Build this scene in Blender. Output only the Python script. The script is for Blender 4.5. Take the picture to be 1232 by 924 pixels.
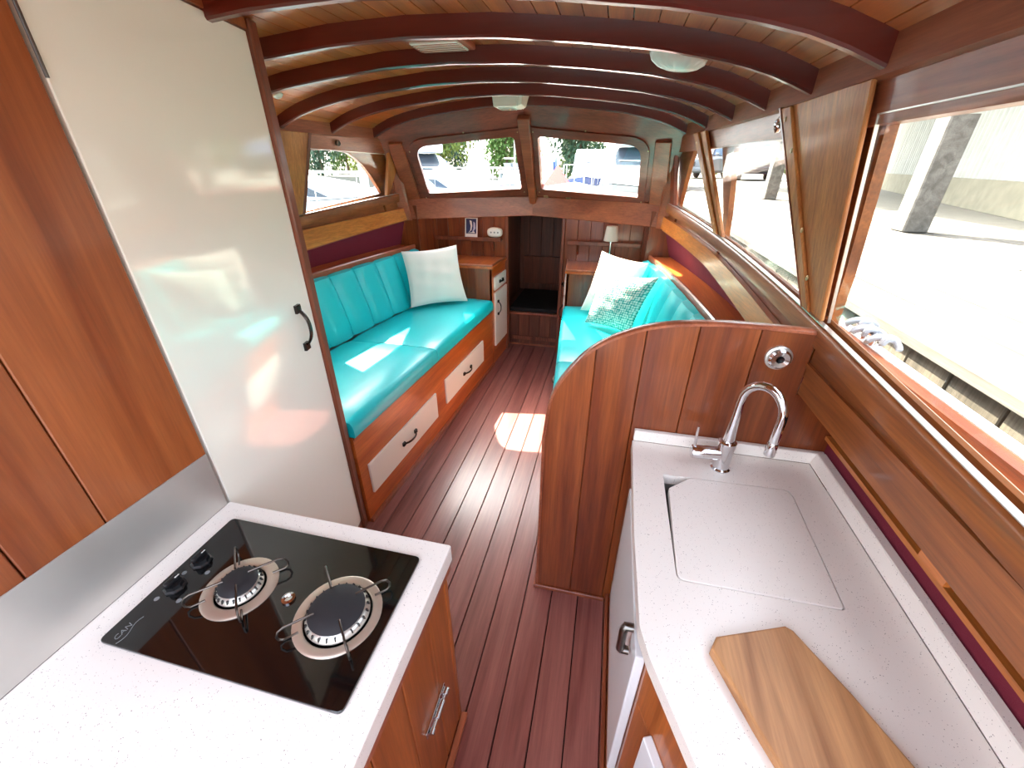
import bpy, bmesh, math, random
import numpy as np
from mathutils import Vector, Matrix
from mathutils.geometry import delaunay_2d_cdt
random.seed(7)
for o in list(bpy.data.objects): bpy.data.objects.remove(o, do_unlink=True)
SC = bpy.context.scene
COL = SC.collection

# ------------------------------------------------------------------ camera
CAMZ = 1.58
cam = bpy.data.cameras.new('camera'); camo = bpy.data.objects.new('camera', cam); COL.objects.link(camo)
cam.sensor_fit = 'HORIZONTAL'; cam.sensor_width = 36.0; cam.lens = 36.0 * 490.0 / 1232.0
cam.clip_start = 0.02; cam.clip_end = 600
yw, pt, rl = math.radians(-12.9), math.radians(28.2), math.radians(-0.265)
fwd = Vector((math.sin(yw) * math.cos(pt), math.cos(yw) * math.cos(pt), -math.sin(pt)))
rgt = Vector((math.cos(yw), -math.sin(yw), 0)); dwn = fwd.cross(rgt)
r2 = rgt * math.cos(rl) + dwn * math.sin(rl); d2 = -rgt * math.sin(rl) + dwn * math.cos(rl)
mx = Matrix((r2, -d2, -fwd)).transposed().to_4x4(); mx.translation = (0, 0, CAMZ)
camo.matrix_world = mx
SC.camera = camo

# ------------------------------------------------------------------ light
SUNDIR = Vector((0.50, -0.60, -1.0)).normalized()
w = bpy.data.worlds.new('sky'); SC.world = w; w.use_nodes = True
nt = w.node_tree; nt.nodes.clear()
sk = nt.nodes.new('ShaderNodeTexSky'); sk.sky_type = 'NISHITA'; sk.sun_disc = False
sk.sun_elevation = math.asin(-SUNDIR.z); sk.sun_rotation = math.atan2(-SUNDIR.x, -SUNDIR.y)
sk.air_density = 1.0; sk.dust_density = 4.0; sk.ozone_density = 1.0
hs = nt.nodes.new('ShaderNodeHueSaturation'); hs.inputs['Saturation'].default_value = 0.45
bg = nt.nodes.new('ShaderNodeBackground'); bg.inputs['Strength'].default_value = 0.30
ow = nt.nodes.new('ShaderNodeOutputWorld')
nt.links.new(sk.outputs[0], hs.inputs['Color']); nt.links.new(hs.outputs[0], bg.inputs[0]); nt.links.new(bg.outputs[0], ow.inputs[0])
sl = bpy.data.lights.new('sun', 'SUN'); sl.energy = 6.5; sl.angle = 0.009; sl.color = (1.0, 0.90, 0.74)
so = bpy.data.objects.new('sun', sl); COL.objects.link(so); so.location = (-4, 5, 9)
so.rotation_euler = SUNDIR.to_track_quat('-Z', 'Y').to_euler()
SC.view_settings.view_transform = 'Standard'; SC.view_settings.look = 'None'
SC.view_settings.gamma = 1.0; SC.view_settings.use_curve_mapping = False
SC.view_settings.exposure = 2.7

# ------------------------------------------------------------------ materials
def lin(c):
    return tuple(((v / 255) / 12.92 if v / 255 <= 0.04045 else ((v / 255 + 0.055) / 1.055) ** 2.4) for v in c) + (1.0,)
def newmat(name):
    m = bpy.data.materials.new(name); m.use_nodes = True
    b = m.node_tree.nodes['Principled BSDF']
    return m, m.node_tree, b
def plain(name, c, rough=0.5, metal=0.0, coat=0.0, bump=0.0, bscale=60, var=0.0, spec=0.5, ani=0.0):
    m, t, b = newmat(name)
    b.inputs['Base Color'].default_value = lin(c); b.inputs['Roughness'].default_value = rough
    b.inputs['Metallic'].default_value = metal; b.inputs['Coat Weight'].default_value = coat
    b.inputs['Coat Roughness'].default_value = 0.08; b.inputs['Specular IOR Level'].default_value = spec
    tc = t.nodes.new('ShaderNodeTexCoord'); n = t.nodes.new('ShaderNodeTexNoise')
    n.inputs['Scale'].default_value = bscale; n.inputs['Detail'].default_value = 4
    t.links.new(tc.outputs['Object'], n.inputs['Vector'])
    if bump:
        bp = t.nodes.new('ShaderNodeBump'); bp.inputs['Strength'].default_value = bump; bp.inputs['Distance'].default_value = 0.004
        t.links.new(n.outputs['Fac'], bp.inputs['Height']); t.links.new(bp.outputs[0], b.inputs['Normal'])
    if var:
        n2 = t.nodes.new('ShaderNodeTexNoise'); n2.inputs['Scale'].default_value = 5; n2.inputs['Detail'].default_value = 5
        t.links.new(tc.outputs['Object'], n2.inputs['Vector'])
        mr = t.nodes.new('ShaderNodeMapRange'); mr.inputs['From Min'].default_value = .3; mr.inputs['From Max'].default_value = .7
        mr.inputs['To Min'].default_value = 1 - var; mr.inputs['To Max'].default_value = 1 + var
        h = t.nodes.new('ShaderNodeHueSaturation'); h.inputs['Color'].default_value = lin(c)
        t.links.new(n2.outputs['Fac'], mr.inputs['Value']); t.links.new(mr.outputs[0], h.inputs['Value'])
        t.links.new(h.outputs[0], b.inputs['Base Color'])
    return m
def wood(name, ca, cb, axis='y', rough=0.33, coat=0.35, fine=0.35, var=0.16, scale=1.0, bump=0.06, crough=0.12):
    """varnished timber: grain stretched along one axis, each board a little different"""
    m, t, b = newmat(name); N = t.nodes.new; L = t.links.new
    tc = N('ShaderNodeTexCoord'); oi = N('ShaderNodeObjectInfo')
    off = N('ShaderNodeVectorMath'); off.operation = 'MULTIPLY_ADD'
    cmb = N('ShaderNodeCombineXYZ')
    for i in range(3): L(oi.outputs['Random'], cmb.inputs[i])
    L(cmb.outputs[0], off.inputs[0]); off.inputs[1].default_value = (13.1, 7.7, 5.3); L(tc.outputs['Object'], off.inputs[2])
    def stretched(al, ac):
        mp = N('ShaderNodeMapping')
        mp.inputs['Scale'].default_value = {'x': (al, ac, ac), 'y': (ac, al, ac), 'z': (ac, ac, al)}[axis]
        L(off.outputs[0], mp.inputs['Vector']); return mp
    n1 = N('ShaderNodeTexNoise'); n1.inputs['Scale'].default_value = 1; n1.inputs['Detail'].default_value = 5; n1.inputs['Distortion'].default_value = 0.7
    L(stretched(0.9 * scale, 13 * scale).outputs[0], n1.inputs['Vector'])
    n2 = N('ShaderNodeTexNoise'); n2.inputs['Scale'].default_value = 1; n2.inputs['Detail'].default_value = 6; n2.inputs['Roughness'].default_value = 0.7
    L(stretched(5 * scale, 120 * scale).outputs[0], n2.inputs['Vector'])
    cr = N('ShaderNodeValToRGB'); cr.color_ramp.elements[0].position = .32; cr.color_ramp.elements[1].position = .70
    cr.color_ramp.elements[0].color = lin(ca); cr.color_ramp.elements[1].color = lin(cb)
    L(n1.outputs['Fac'], cr.inputs[0])
    mr = N('ShaderNodeMapRange'); mr.inputs['From Min'].default_value = .3; mr.inputs['From Max'].default_value = .7
    mr.inputs['To Min'].default_value = 1 - fine; mr.inputs['To Max'].default_value = 1 + fine * .6
    L(n2.outputs['Fac'], mr.inputs['Value'])
    mr2 = N('ShaderNodeMapRange'); mr2.inputs['To Min'].default_value = 1 - var; mr2.inputs['To Max'].default_value = 1 + var
    L(oi.outputs['Random'], mr2.inputs['Value'])
    mu = N('ShaderNodeMath'); mu.operation = 'MULTIPLY'; L(mr.outputs[0], mu.inputs[0]); L(mr2.outputs[0], mu.inputs[1])
    h = N('ShaderNodeHueSaturation'); L(cr.outputs[0], h.inputs['Color']); L(mu.outputs[0], h.inputs['Value'])
    L(h.outputs[0], b.inputs['Base Color'])
    b.inputs['Roughness'].default_value = rough; b.inputs['Coat Weight'].default_value = coat; b.inputs['Coat Roughness'].default_value = crough
    bp = N('ShaderNodeBump'); bp.inputs['Strength'].default_value = bump; bp.inputs['Distance'].default_value = 0.003
    L(n2.outputs['Fac'], bp.inputs['Height']); L(bp.outputs[0], b.inputs['Normal'])
    return m
def stone(name, c):
    m, t, b = newmat(name); N = t.nodes.new; L = t.links.new
    tc = N('ShaderNodeTexCoord')
    v = N('ShaderNodeTexVoronoi'); v.inputs['Scale'].default_value = 240; L(tc.outputs['Object'], v.inputs['Vector'])
    n = N('ShaderNodeTexNoise'); n.inputs['Scale'].default_value = 90; L(tc.outputs['Object'], n.inputs['Vector'])
    cr = N('ShaderNodeValToRGB'); e = cr.color_ramp.elements
    e[0].position = 0.13; e[0].color = lin((150, 135, 128)); e[1].position = 0.20; e[1].color = lin(c)
    ad = N('ShaderNodeMath'); ad.operation = 'MULTIPLY_ADD'; L(n.outputs['Fac'], ad.inputs[0]); ad.inputs[1].default_value = 0.55; ad.inputs[2].default_value = -0.22
    a2 = N('ShaderNodeMath'); a2.operation = 'ADD'; L(v.outputs['Distance'], a2.inputs[0]); L(ad.outputs[0], a2.inputs[1])
    L(a2.outputs[0], cr.inputs[0]); L(cr.outputs[0], b.inputs['Base Color'])
    b.inputs['Roughness'].default_value = 0.28
    return m
def glass(name, tint=(255, 255, 255), k=1.0):
    m = bpy.data.materials.new(name); m.use_nodes = True; t = m.node_tree; t.nodes.clear(); N = t.nodes.new; L = t.links.new
    tr = N('ShaderNodeBsdfTransparent'); tr.inputs[0].default_value = lin(tint)
    gl = N('ShaderNodeBsdfGlossy'); gl.inputs['Roughness'].default_value = 0.01
    ge = N('ShaderNodeNewGeometry'); dp = N('ShaderNodeVectorMath'); dp.operation = 'DOT_PRODUCT'      # Schlick, the same from both faces of the sheet
    L(ge.outputs['Normal'], dp.inputs[0]); L(ge.outputs['Incoming'], dp.inputs[1])
    ab = N('ShaderNodeMath'); ab.operation = 'ABSOLUTE'; L(dp.outputs['Value'], ab.inputs[0])
    om = N('ShaderNodeMath'); om.operation = 'SUBTRACT'; om.inputs[0].default_value = 1.0; L(ab.outputs[0], om.inputs[1])
    pw = N('ShaderNodeMath'); pw.operation = 'POWER'; L(om.outputs[0], pw.inputs[0]); pw.inputs[1].default_value = 5
    mu = N('ShaderNodeMath'); mu.operation = 'MULTIPLY_ADD'; L(pw.outputs[0], mu.inputs[0]); mu.inputs[1].default_value = .9 * k; mu.inputs[2].default_value = .04 * k; mu.use_clamp = True
    mi = N('ShaderNodeMixShader'); o = N('ShaderNodeOutputMaterial')
    L(mu.outputs[0], mi.inputs[0]); L(tr.outputs[0], mi.inputs[1]); L(gl.outputs[0], mi.inputs[2]); L(mi.outputs[0], o.inputs[0])
    return m
def knit(name):
    m, t, b = newmat(name); N = t.nodes.new; L = t.links.new
    tc = N('ShaderNodeTexCoord'); mp = N('ShaderNodeMapping'); mp.inputs['Scale'].default_value = (1, 1, 1); L(tc.outputs['UV'], mp.inputs['Vector'])
    v = N('ShaderNodeTexVoronoi'); v.inputs['Scale'].default_value = 24; v.inputs['Randomness'].default_value = 0.35; L(mp.outputs[0], v.inputs['Vector'])
    cr = N('ShaderNodeValToRGB'); e = cr.color_ramp.elements
    e[0].position = .32; e[0].color = lin((238, 234, 222)); e[1].position = .58; e[1].color = lin((60, 165, 150))
    L(v.outputs['Distance'], cr.inputs[0]); L(cr.outputs[0], b.inputs['Base Color'])
    bp = N('ShaderNodeBump'); bp.inputs['Strength'].default_value = .6; bp.inputs['Distance'].default_value = .004; bp.invert = True
    L(v.outputs['Distance'], bp.inputs['Height']); L(bp.outputs[0], b.inputs['Normal']); b.inputs['Roughness'].default_value = .85
    return m

M = dict(
    floor=wood('jarrah floor boards', (124, 68, 62), (164, 104, 96), 'y', rough=.36, coat=.6, fine=.22, var=.10, crough=.24),
    bulk=wood('mahogany planking upright', (112, 48, 20), (154, 80, 36), 'z', rough=.32, coat=.35, var=.10),
    wallp=wood('oiled mahogany wall boards', (124, 58, 24), (160, 88, 44), 'z', rough=.36, coat=.25, var=.08, fine=.2),
    beam=wood('dark mahogany beams', (80, 20, 11), (106, 32, 18), 'x', rough=.30, coat=.5, var=.08, fine=.12),
    ceil=wood('ceiling boards', (160, 80, 34), (200, 116, 54), 'y', rough=.35, coat=.3, var=.16, fine=.2),
    carl=wood('carline mahogany', (140, 72, 46), (172, 104, 72), 'y', rough=.4, coat=.2, var=.05),
    rail=wood('golden teak rail', (178, 92, 36), (214, 134, 64), 'y', rough=.33, coat=.3, var=.05),
    panel=wood('side panel mahogany', (116, 60, 25), (166, 97, 46), 'y', rough=.38, coat=.25, var=.06),
    postw=wood('window post mahogany', (166, 96, 44), (206, 136, 74), 'z', rough=.55, coat=.08, var=.05),
    scr=wood('screen frame mahogany', (112, 50, 32), (148, 74, 50), 'x', rough=.33, coat=.35, var=.05),
    srail=wood('screen rail mahogany', (138, 66, 38), (172, 92, 56), 'x', rough=.36, coat=.25, var=.04),
    settee=wood('settee front mahogany', (176, 80, 26), (214, 116, 50), 'y', rough=.30, coat=.4, var=.04, fine=.25),
    dark=wood('fore cabin panelling', (92, 48, 32), (130, 72, 48), 'z', rough=.45, coat=.15, var=.12),
    ward=wood('wardrobe trim mahogany', (104, 50, 28), (140, 72, 44), 'z', rough=.34, coat=.3, var=.03),
    cabl=wood('galley cabinet mahogany', (146, 74, 24), (186, 104, 44), 'z', rough=.32, coat=.3, var=.07),
    trim=wood('thin trim mahogany', (140, 70, 44), (180, 104, 72), 'y', rough=.35, coat=.3, var=.03),
    board=wood('sycamore chopping board', (132, 84, 48), (190, 138, 90), 'y', rough=.5, coat=.05, fine=.2, scale=1.4),
    deckw=wood('varnished deck edge', (176, 124, 70), (206, 158, 104), 'y', rough=.4, coat=.2),
    toe=wood('toe rail teak', (150, 70, 36), (196, 112, 64), 'y', rough=.4, coat=.2),
    dock=wood('weathered dock timber', (84, 79, 72), (118, 112, 104), 'y', rough=.85, coat=0, fine=.3, var=.1),
    dockf=wood('grey fascia timber', (76, 70, 60), (116, 106, 92), 'z', rough=.9, coat=0, fine=.4, var=.25, scale=.8),
    teal=plain('turquoise vinyl', (10, 188, 194), rough=.34, coat=.12, bump=.02, bscale=300),
    cream=plain('cream gloss laminate', (250, 246, 234), rough=.07, coat=.6),
    white=plain('white painted drawer front', (236, 226, 214), rough=.30),
    wdoor=plain('white galley door', (226, 228, 230), rough=.25),
    stone=stone('speckled white worktop', (240, 231, 223)),
    chrome=plain('polished chrome', (222, 222, 224), rough=.06, metal=1),
    steel=plain('brushed steel', (198, 194, 188), rough=.42, metal=.7, var=.08),
    satin=plain('satin nickel', (120, 116, 112), rough=.28, metal=1),
    iron=plain('blackened steel handle', (70, 64, 60), rough=.25, metal=1),
    brass=plain('brass screws', (196, 170, 130), rough=.3, metal=1),
    blackg=plain('black hob glass', (10, 10, 11), rough=.04, coat=0.6, spec=.6),
    enamel=plain('black burner enamel', (34, 34, 38), rough=.55, bump=.05, bscale=400),
    plate=plain('heat tinted burner plate', (216, 202, 186), rough=.34, metal=.75, var=.10),
    alu=plain('cast aluminium ring', (212, 208, 200), rough=.3, metal=.8),
    wire=plain('pan support wire', (96, 88, 82), rough=.3, metal=1),
    knob=plain('black plastic', (22, 22, 24), rough=.32),
    grey=plain('grey print', (124, 126, 128), rough=.5),
    burg=plain('burgundy lining cloth', (112, 22, 44), rough=.9, bump=.3, bscale=500),
    cotton=plain('white cotton', (236, 232, 222), rough=.9, bump=.15, bscale=90),
    knit=knit('teal and white knit'),
    black=plain('black void', (14, 11, 10), rough=.9),
    dkfab=plain('black berth cover', (22, 20, 22), rough=.8),
    lens=plain('pressed glass lamp', (222, 220, 208), rough=.15, coat=.4, spec=.6),
    plastic=plain('ivory plastic', (224, 216, 200), rough=.35),
    shade=plain('lamp shade linen', (206, 198, 184), rough=.9, bump=.1, bscale=300),
    navy=plain('navy print', (34, 46, 92), rough=.5),
    card=plain('white card', (232, 230, 224), rough=.6),
    paleblue=plain('pale lilac print', (186, 190, 214), rough=.6),
    glass=glass('window glass', (250, 253, 252), k=.5),
    rope=plain('white mooring rope', (158, 160, 164), rough=.9, bump=.4, bscale=160),
    gel=plain('white gelcoat', (186, 192, 198), rough=.25, coat=.3),
    gelb=plain('blue gelcoat', (40, 58, 110), rough=.3, coat=.3),
    canvas=plain('blue canvas', (66, 90, 140), rough=.85),
    smoke=plain('smoked boat windows', (46, 56, 66), rough=.1, spec=.6),
    red=plain('red canvas', (206, 40, 36), rough=.7),
    hullp=plain('white hull paint', (226, 224, 218), rough=.35),
    deckp=plain('pale deck paint', (222, 218, 210), rough=.6, bump=.1, bscale=200),
    water=plain('harbour water', (84, 104, 106), rough=.12, bump=.5, bscale=2.5),
    sheet=plain('corrugated sheet paint', (158, 157, 148), rough=.6, var=.08),
    kerb=plain('concrete kerb', (122, 116, 98), rough=.9, bump=.3, bscale=30, var=.15),
    ground=plain('gravel ground', (120, 115, 104), rough=.95, bump=.4, bscale=20, var=.1),
    bark=plain('bark', (96, 78, 60), rough=.9, bump=.5, bscale=20),
    leafa=plain('spring leaf green', (74, 104, 38), rough=.6, var=.2),
    leafb=plain('yellow green leaf', (108, 118, 44), rough=.6, var=.2),
    leafc=plain('blue green leaf', (52, 80, 56), rough=.6, var=.2),
    carb=plain('dark blue car paint', (24, 30, 50), rough=.45, coat=.1),
    cars=plain('silver car paint', (96, 102, 108), rough=.45, coat=.1),
    tyre=plain('tyre rubber', (26, 26, 28), rough=.8),
    carg=plain('car glass', (58, 92, 130), rough=.3),
)

# ------------------------------------------------------------------ builders
def link(name, me, mat, parent=None, smooth=False):
    o = bpy.data.objects.new(name, me); COL.objects.link(o)
    if mat is not None:
        for mm in (mat if isinstance(mat, (list, tuple)) else [mat]): me.materials.append(M[mm] if isinstance(mm, str) else mm)
    if parent is not None:
        o.parent = parent
        if parent.type == 'EMPTY': o.matrix_parent_inverse = Matrix.Translation(-Vector(parent.location))
    if smooth:
        for p in me.polygons: p.use_smooth = True
        try: me.set_sharp_from_angle(angle=math.radians(38))
        except Exception: pass
    return o
def frombm(name, bm, mat, parent=None, smooth=False):
    bmesh.ops.recalc_face_normals(bm, faces=bm.faces[:])
    me = bpy.data.meshes.new(name); bm.to_mesh(me); bm.free()
    return link(name, me, mat, parent, smooth)
def tag(o, label, cat, group=None, kind=None):
    o['label'] = label; o['category'] = cat
    if group: o['group'] = group
    if kind: o['kind'] = kind
    return o
def thing(name, label, cat, loc, group=None, kind=None):
    e = bpy.data.objects.new(name, None); COL.objects.link(e); e.location = loc; e.empty_display_size = .05
    return tag(e, label, cat, group, kind)
def bev(bm, b, seg=1):
    if b > 0: bmesh.ops.bevel(bm, geom=bm.edges[:], offset=b, segments=seg, affect='EDGES', profile=0.5, clamp_overlap=True)
def hexa(name, lo4, hi4, mat, parent=None, b=0.0015, seg=1, smooth=False):
    bm = bmesh.new(); v = [bm.verts.new(p) for p in list(lo4) + list(hi4)]
    for f in ((3, 2, 1, 0), (4, 5, 6, 7), (0, 1, 5, 4), (1, 2, 6, 5), (2, 3, 7, 6), (3, 0, 4, 7)): bm.faces.new([v[i] for i in f])
    bmesh.ops.recalc_face_normals(bm, faces=bm.faces[:]); bev(bm, b, seg)
    return frombm(name, bm, mat, parent, smooth)
def box(name, x0, x1, y0, y1, z0, z1, mat, parent=None, b=0.0015, seg=1, smooth=False):
    return hexa(name, [(x0, y0, z0), (x1, y0, z0), (x1, y1, z0), (x0, y1, z0)], [(x0, y0, z1), (x1, y0, z1), (x1, y1, z1), (x0, y1, z1)], mat, parent, b, seg, smooth)
def prism(name, pts, lo, hi, mat, parent=None, plane='xy', b=0.0015, seg=1, smooth=False):
    def P(a, c, t): return {'xy': (a, c, t), 'yz': (t, a, c), 'xz': (a, t, c)}[plane]
    bm = bmesh.new(); A = [bm.verts.new(P(*p, lo)) for p in pts]; B = [bm.verts.new(P(*p, hi)) for p in pts]
    n = len(pts); bm.faces.new(A[::-1]); bm.faces.new(B)
    for i in range(n): bm.faces.new((A[i], A[(i + 1) % n], B[(i + 1) % n], B[i]))
    bmesh.ops.recalc_face_normals(bm, faces=bm.faces[:])
    if b:
        ed = [e for e in bm.edges if any(len(f.verts) == n for f in e.link_faces)]
        bmesh.ops.bevel(bm, geom=ed, offset=b, segments=seg, affect='EDGES', profile=.5, clamp_overlap=True)
    return frombm(name, bm, mat, parent, smooth)
def loft(name, rings, mat, parent=None, closed=True, cap=True, smooth=True):
    bm = bmesh.new(); R = [[bm.verts.new(p) for p in r] for r in rings]; n = len(rings[0])
    for a, c in zip(R, R[1:]):
        for i in range(n if closed else n - 1):
            j = (i + 1) % n
            try: bm.faces.new((a[i], a[j], c[j], c[i]))
            except ValueError: pass
    if cap and closed:
        bm.faces.new(R[0][::-1]); bm.faces.new(R[-1])
    return frombm(name, bm, mat, parent, smooth)
def tube(name, path, r, mat, parent=None, n=10, smooth=True):
    path = [Vector(p) for p in path]; rings = []
    rr = r if isinstance(r, (list, tuple)) else [r] * len(path)
    t0 = (path[1] - path[0]).normalized(); u = t0.orthogonal().normalized()
    for i, p in enumerate(path):
        a = path[max(i - 1, 0)]; c = path[min(i + 1, len(path) - 1)]; t = (c - a).normalized()
        u = (u - t * u.dot(t)).normalized(); v = t.cross(u)
        rings.append([p + (u * math.cos(k * 2 * math.pi / n) + v * math.sin(k * 2 * math.pi / n)) * rr[i] for k in range(n)])
    return loft(name, rings, mat, parent, smooth=smooth)
def lathe(name, prof, c, mat, parent=None, axis=(0, 0, 1), n=32, smooth=True):
    ax = Vector(axis).normalized(); u = ax.orthogonal().normalized(); v = ax.cross(u); c = Vector(c)
    rings = [[c + ax * h + (u * math.cos(k * 2 * math.pi / n) + v * math.sin(k * 2 * math.pi / n)) * max(r, 1e-4) for k in range(n)] for r, h in prof]
    return loft(name, rings, mat, parent, smooth=smooth)
def arc(c, r, a0, a1, n=6):
    return [(c[0] + r * math.cos(math.radians(a0 + (a1 - a0) * i / n)), c[1] + r * math.sin(math.radians(a0 + (a1 - a0) * i / n))) for i in range(n + 1)]
def roundpoly(pts, rad, n=6):
    out = []; k = len(pts)
    for i, p in enumerate(pts):
        r = rad[i] if isinstance(rad, (list, tuple)) else rad
        P = Vector(p); A = Vector(pts[i - 1]); B = Vector(pts[(i + 1) % k])
        if r <= 0: out.append(tuple(p)); continue
        a = (A - P).normalized(); c = (B - P).normalized(); ang = a.angle(c); d = r / math.tan(ang / 2)
        d = min(d, (A - P).length * .49, (B - P).length * .49)
        s, e = P + a * d, P + c * d
        for q in range(n + 1):
            t = q / n; out.append(tuple(s * (1 - t) ** 2 + P * 2 * t * (1 - t) + e * t * t))
    return out
def inside(p, poly):
    x, y = p; r = False; j = len(poly) - 1
    for i in range(len(poly)):
        xi, yi = poly[i]; xj, yj = poly[j]
        if (yi > y) != (yj > y) and x < (xj - xi) * (y - yi) / (yj - yi) + xi: r = not r
        j = i
    return r
def dens(poly, s):
    o = []
    for i, p in enumerate(poly):
        q = poly[(i + 1) % len(poly)]; k = max(1, int(math.dist(p, q) / s))
        for j in range(k): o.append((p[0] + (q[0] - p[0]) * j / k, p[1] + (q[1] - p[1]) * j / k))
    return o
def panel(name, outer, holes, fn, t0, t1, mat, parent=None, s=0.12, smooth=False):
    """a sheet of thickness t0..t1 on the surface fn(a,b,t), cut out by holes"""
    polys = [dens(outer, s)] + [dens(h, s) for h in holes]
    V = []; Ed = []
    for pl in polys:
        b0 = len(V); V += pl; Ed += [(b0 + i, b0 + (i + 1) % len(pl)) for i in range(len(pl))]
    xs = [p[0] for p in outer]; ys = [p[1] for p in outer]
    x = min(xs) + s / 2
    while x < max(xs):
        y = min(ys) + s / 2
        while y < max(ys):
            if inside((x, y), outer) and not any(inside((x, y), h) for h in holes): V.append((x, y))
            y += s
        x += s
    r = delaunay_2d_cdt([Vector(v) for v in V], Ed, [], 0, 1e-6)
    vv = [tuple(v) for v in r[0]]; tri = []
    for f in r[2]:
        c = (sum(vv[i][0] for i in f) / 3, sum(vv[i][1] for i in f) / 3)
        if inside(c, outer) and not any(inside(c, h) for h in holes): tri.append(tuple(f))
    bm = bmesh.new(); A = [bm.verts.new(fn(*v, t0)) for v in vv]; B = [bm.verts.new(fn(*v, t1)) for v in vv]
    cnt = {}
    for f in tri:
        for i in range(3):
            e = (f[i], f[(i + 1) % 3]); cnt[tuple(sorted(e))] = cnt.get(tuple(sorted(e)), []) + [e]
    for f in tri:
        bm.faces.new([A[i] for i in f]); bm.faces.new([B[i] for i in f[::-1]])
    for k, es in cnt.items():
        if len(es) == 1: i, j = es[0]; bm.faces.new((A[j], A[i], B[i], B[j]))
    loose = [v for v in bm.verts if not v.link_faces]; bmesh.ops.delete(bm, geom=loose, context='VERTS')
    return frombm(name, bm, mat, parent, smooth)
def interp(tab, x):
    if x <= tab[0][0]: return tab[0][1] + (x - tab[0][0]) * (tab[1][1] - tab[0][1]) / (tab[1][0] - tab[0][0])
    for (a, b), (c, d) in zip(tab, tab[1:]):
        if x <= c: return b + (d - b) * (x - a) / (c - a)
    (a, b), (c, d) = tab[-2:]; return b + (d - b) * (x - a) / (c - a)

CX = -0.63                                   # centre line of the boat
def zs(Y, s=1): return 1.225 + .067 * (Y - 1.1) + (0.028 if s < 0 else 0)
def sx(Y, z, s, o=0.0):                      # cabin side, leaning in towards the roof
    return CX + s * (1.18 + o - .17 * (max(Y - 1, 0) / 2) ** 2 - .173 * max(0, z - zs(Y)))
def wc(Y): return 1.09 - .12 * (max(Y - 1, 0) / 2) ** 2      # half width at the beam ends
BEAMZ = [(0, 1.90), (.25, 1.893), (.5, 1.871), (.7, 1.848), (.85, 1.820), (.95, 1.795), (1.02, 1.770), (1.08, 1.744), (1.2, 1.69)]
def bz(d, Y): return interp(BEAMZ, abs(d) * 1.085 / wc(Y))
def sideboard(name, s, ya, yb, zlo, zhi, o0, o1, mat, parent=None, n=14, cutlo=0, cuthi=0, smooth=False):
    F = lambda q, Y: q(Y) if callable(q) else q
    rings = []
    for i in range(n + 1):
        Y = ya + (yb - ya) * i / n; a, c = F(zlo, Y), F(zhi, Y)
        k = cutlo * (1 - i / n) + cuthi * i / n                  # slanted ends
        rings.append([(sx(Y, a, s, o0), Y, a), (sx(Y, a, s, o1), Y, a), (sx(Y + k, c, s, o1), Y + k, c), (sx(Y + k, c, s, o0), Y + k, c)])
    return loft(name, rings, mat, parent, smooth=smooth)
def handle(parent, c, along, out, L=.10, r=.006, mat='iron', name='handle', h=.026):
    """bow handle: two square feet and an arched flat grip, one mesh"""
    c = Vector(c); a = Vector(along).normalized(); o = Vector(out).normalized(); side = a.cross(o); bm = bmesh.new()
    def ringmesh(rings):
        R = [[bm.verts.new(p) for p in q] for q in rings]; n = len(R[0])
        for x, y in zip(R, R[1:]):
            for i in range(n): bm.faces.new((x[i], x[(i + 1) % n], y[(i + 1) % n], y[i]))
        bm.faces.new(R[0][::-1]); bm.faces.new(R[-1])
    rings = []
    for i in range(13):
        t = -1 + 2 * i / 12; p = c + a * (t * L / 2) + o * (h * (1 - abs(t) ** 2.6) + .003)
        tg = (a - o * (h * 2.6 * abs(t) ** 1.6 * (1 if t > 0 else -1) / (L / 2) * .8)).normalized(); nn = side.cross(tg).normalized()
        rings.append([p + side * (r * math.cos(k * math.pi / 4)) + nn * (r * .55 * math.sin(k * math.pi / 4)) for k in range(8)])
    ringmesh(rings)
    for sg in (-1, 1):
        f = c + a * (sg * L / 2); w = r * 1.55
        ringmesh([[f + a * (x * w * q) + side * (y * w * q) + o * z for x, y in ((-1, -1), (1, -1), (1, 1), (-1, 1))] for q, z in ((1, -.001), (1, .009), (.8, .012))])
    return frombm(name, bm, mat, parent, True)

# ================================================================== THE CABIN SHELL
# ---- floor: long boards, 107 mm apart
fl = thing('floor', 'dark red-brown planked cabin floor with narrow seams', 'floor', (CX, 1.5, 0), kind='structure')
box('subfloor', -1.9, 0.75, -.9, 3.72, -.06, -.022, 'black', fl, b=0)
xe = .138
k = 0
while xe - .1075 > -1.13:
    box('plank', xe - .1075 + .0019, xe - .0019, -.85, 3.70, -.022, 0, 'floor', fl, b=.0015); xe -= .1075

# ---- ceiling: beams, boards, carlines
ce = thing('ceiling', 'cambered varnished timber ceiling with arched dark beams', 'ceiling', (CX, 1.5, 1.9), kind='structure')
BY = [-.40, .0, .37, .72, 1.08, 1.405, 1.74, 2.105, 2.49, 2.895]
for Y in BY:
    xl = CX - wc(Y) - .006; xr = CX + wc(Y) + .006
    if Y < .1: xl = -.06                                 # the hatch is open over the port half aft
    if .3 < Y < 1.2: xl = -1.02 + (.02 if Y < .7 else 0)
    rings = []
    n = 40
    for i in range(n + 1):
        X = xl + (xr - xl) * i / n; z = bz(X - CX, Y)
        rings.append([(X, Y - .014, z + .005), (X, Y - .009, z), (X, Y + .009, z), (X, Y + .014, z + .005), (X, Y + .014, z + .056), (X, Y - .014, z + .056)])
    loft('beam', rings, 'beam', ce, smooth=True)
def yend(dd): return 3.485 - .245 * abs(dd) - .807 * (bz(dd, 2.9) + .058 - 1.36)      # where the roof meets the raked screen
d = -1.125
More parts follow.
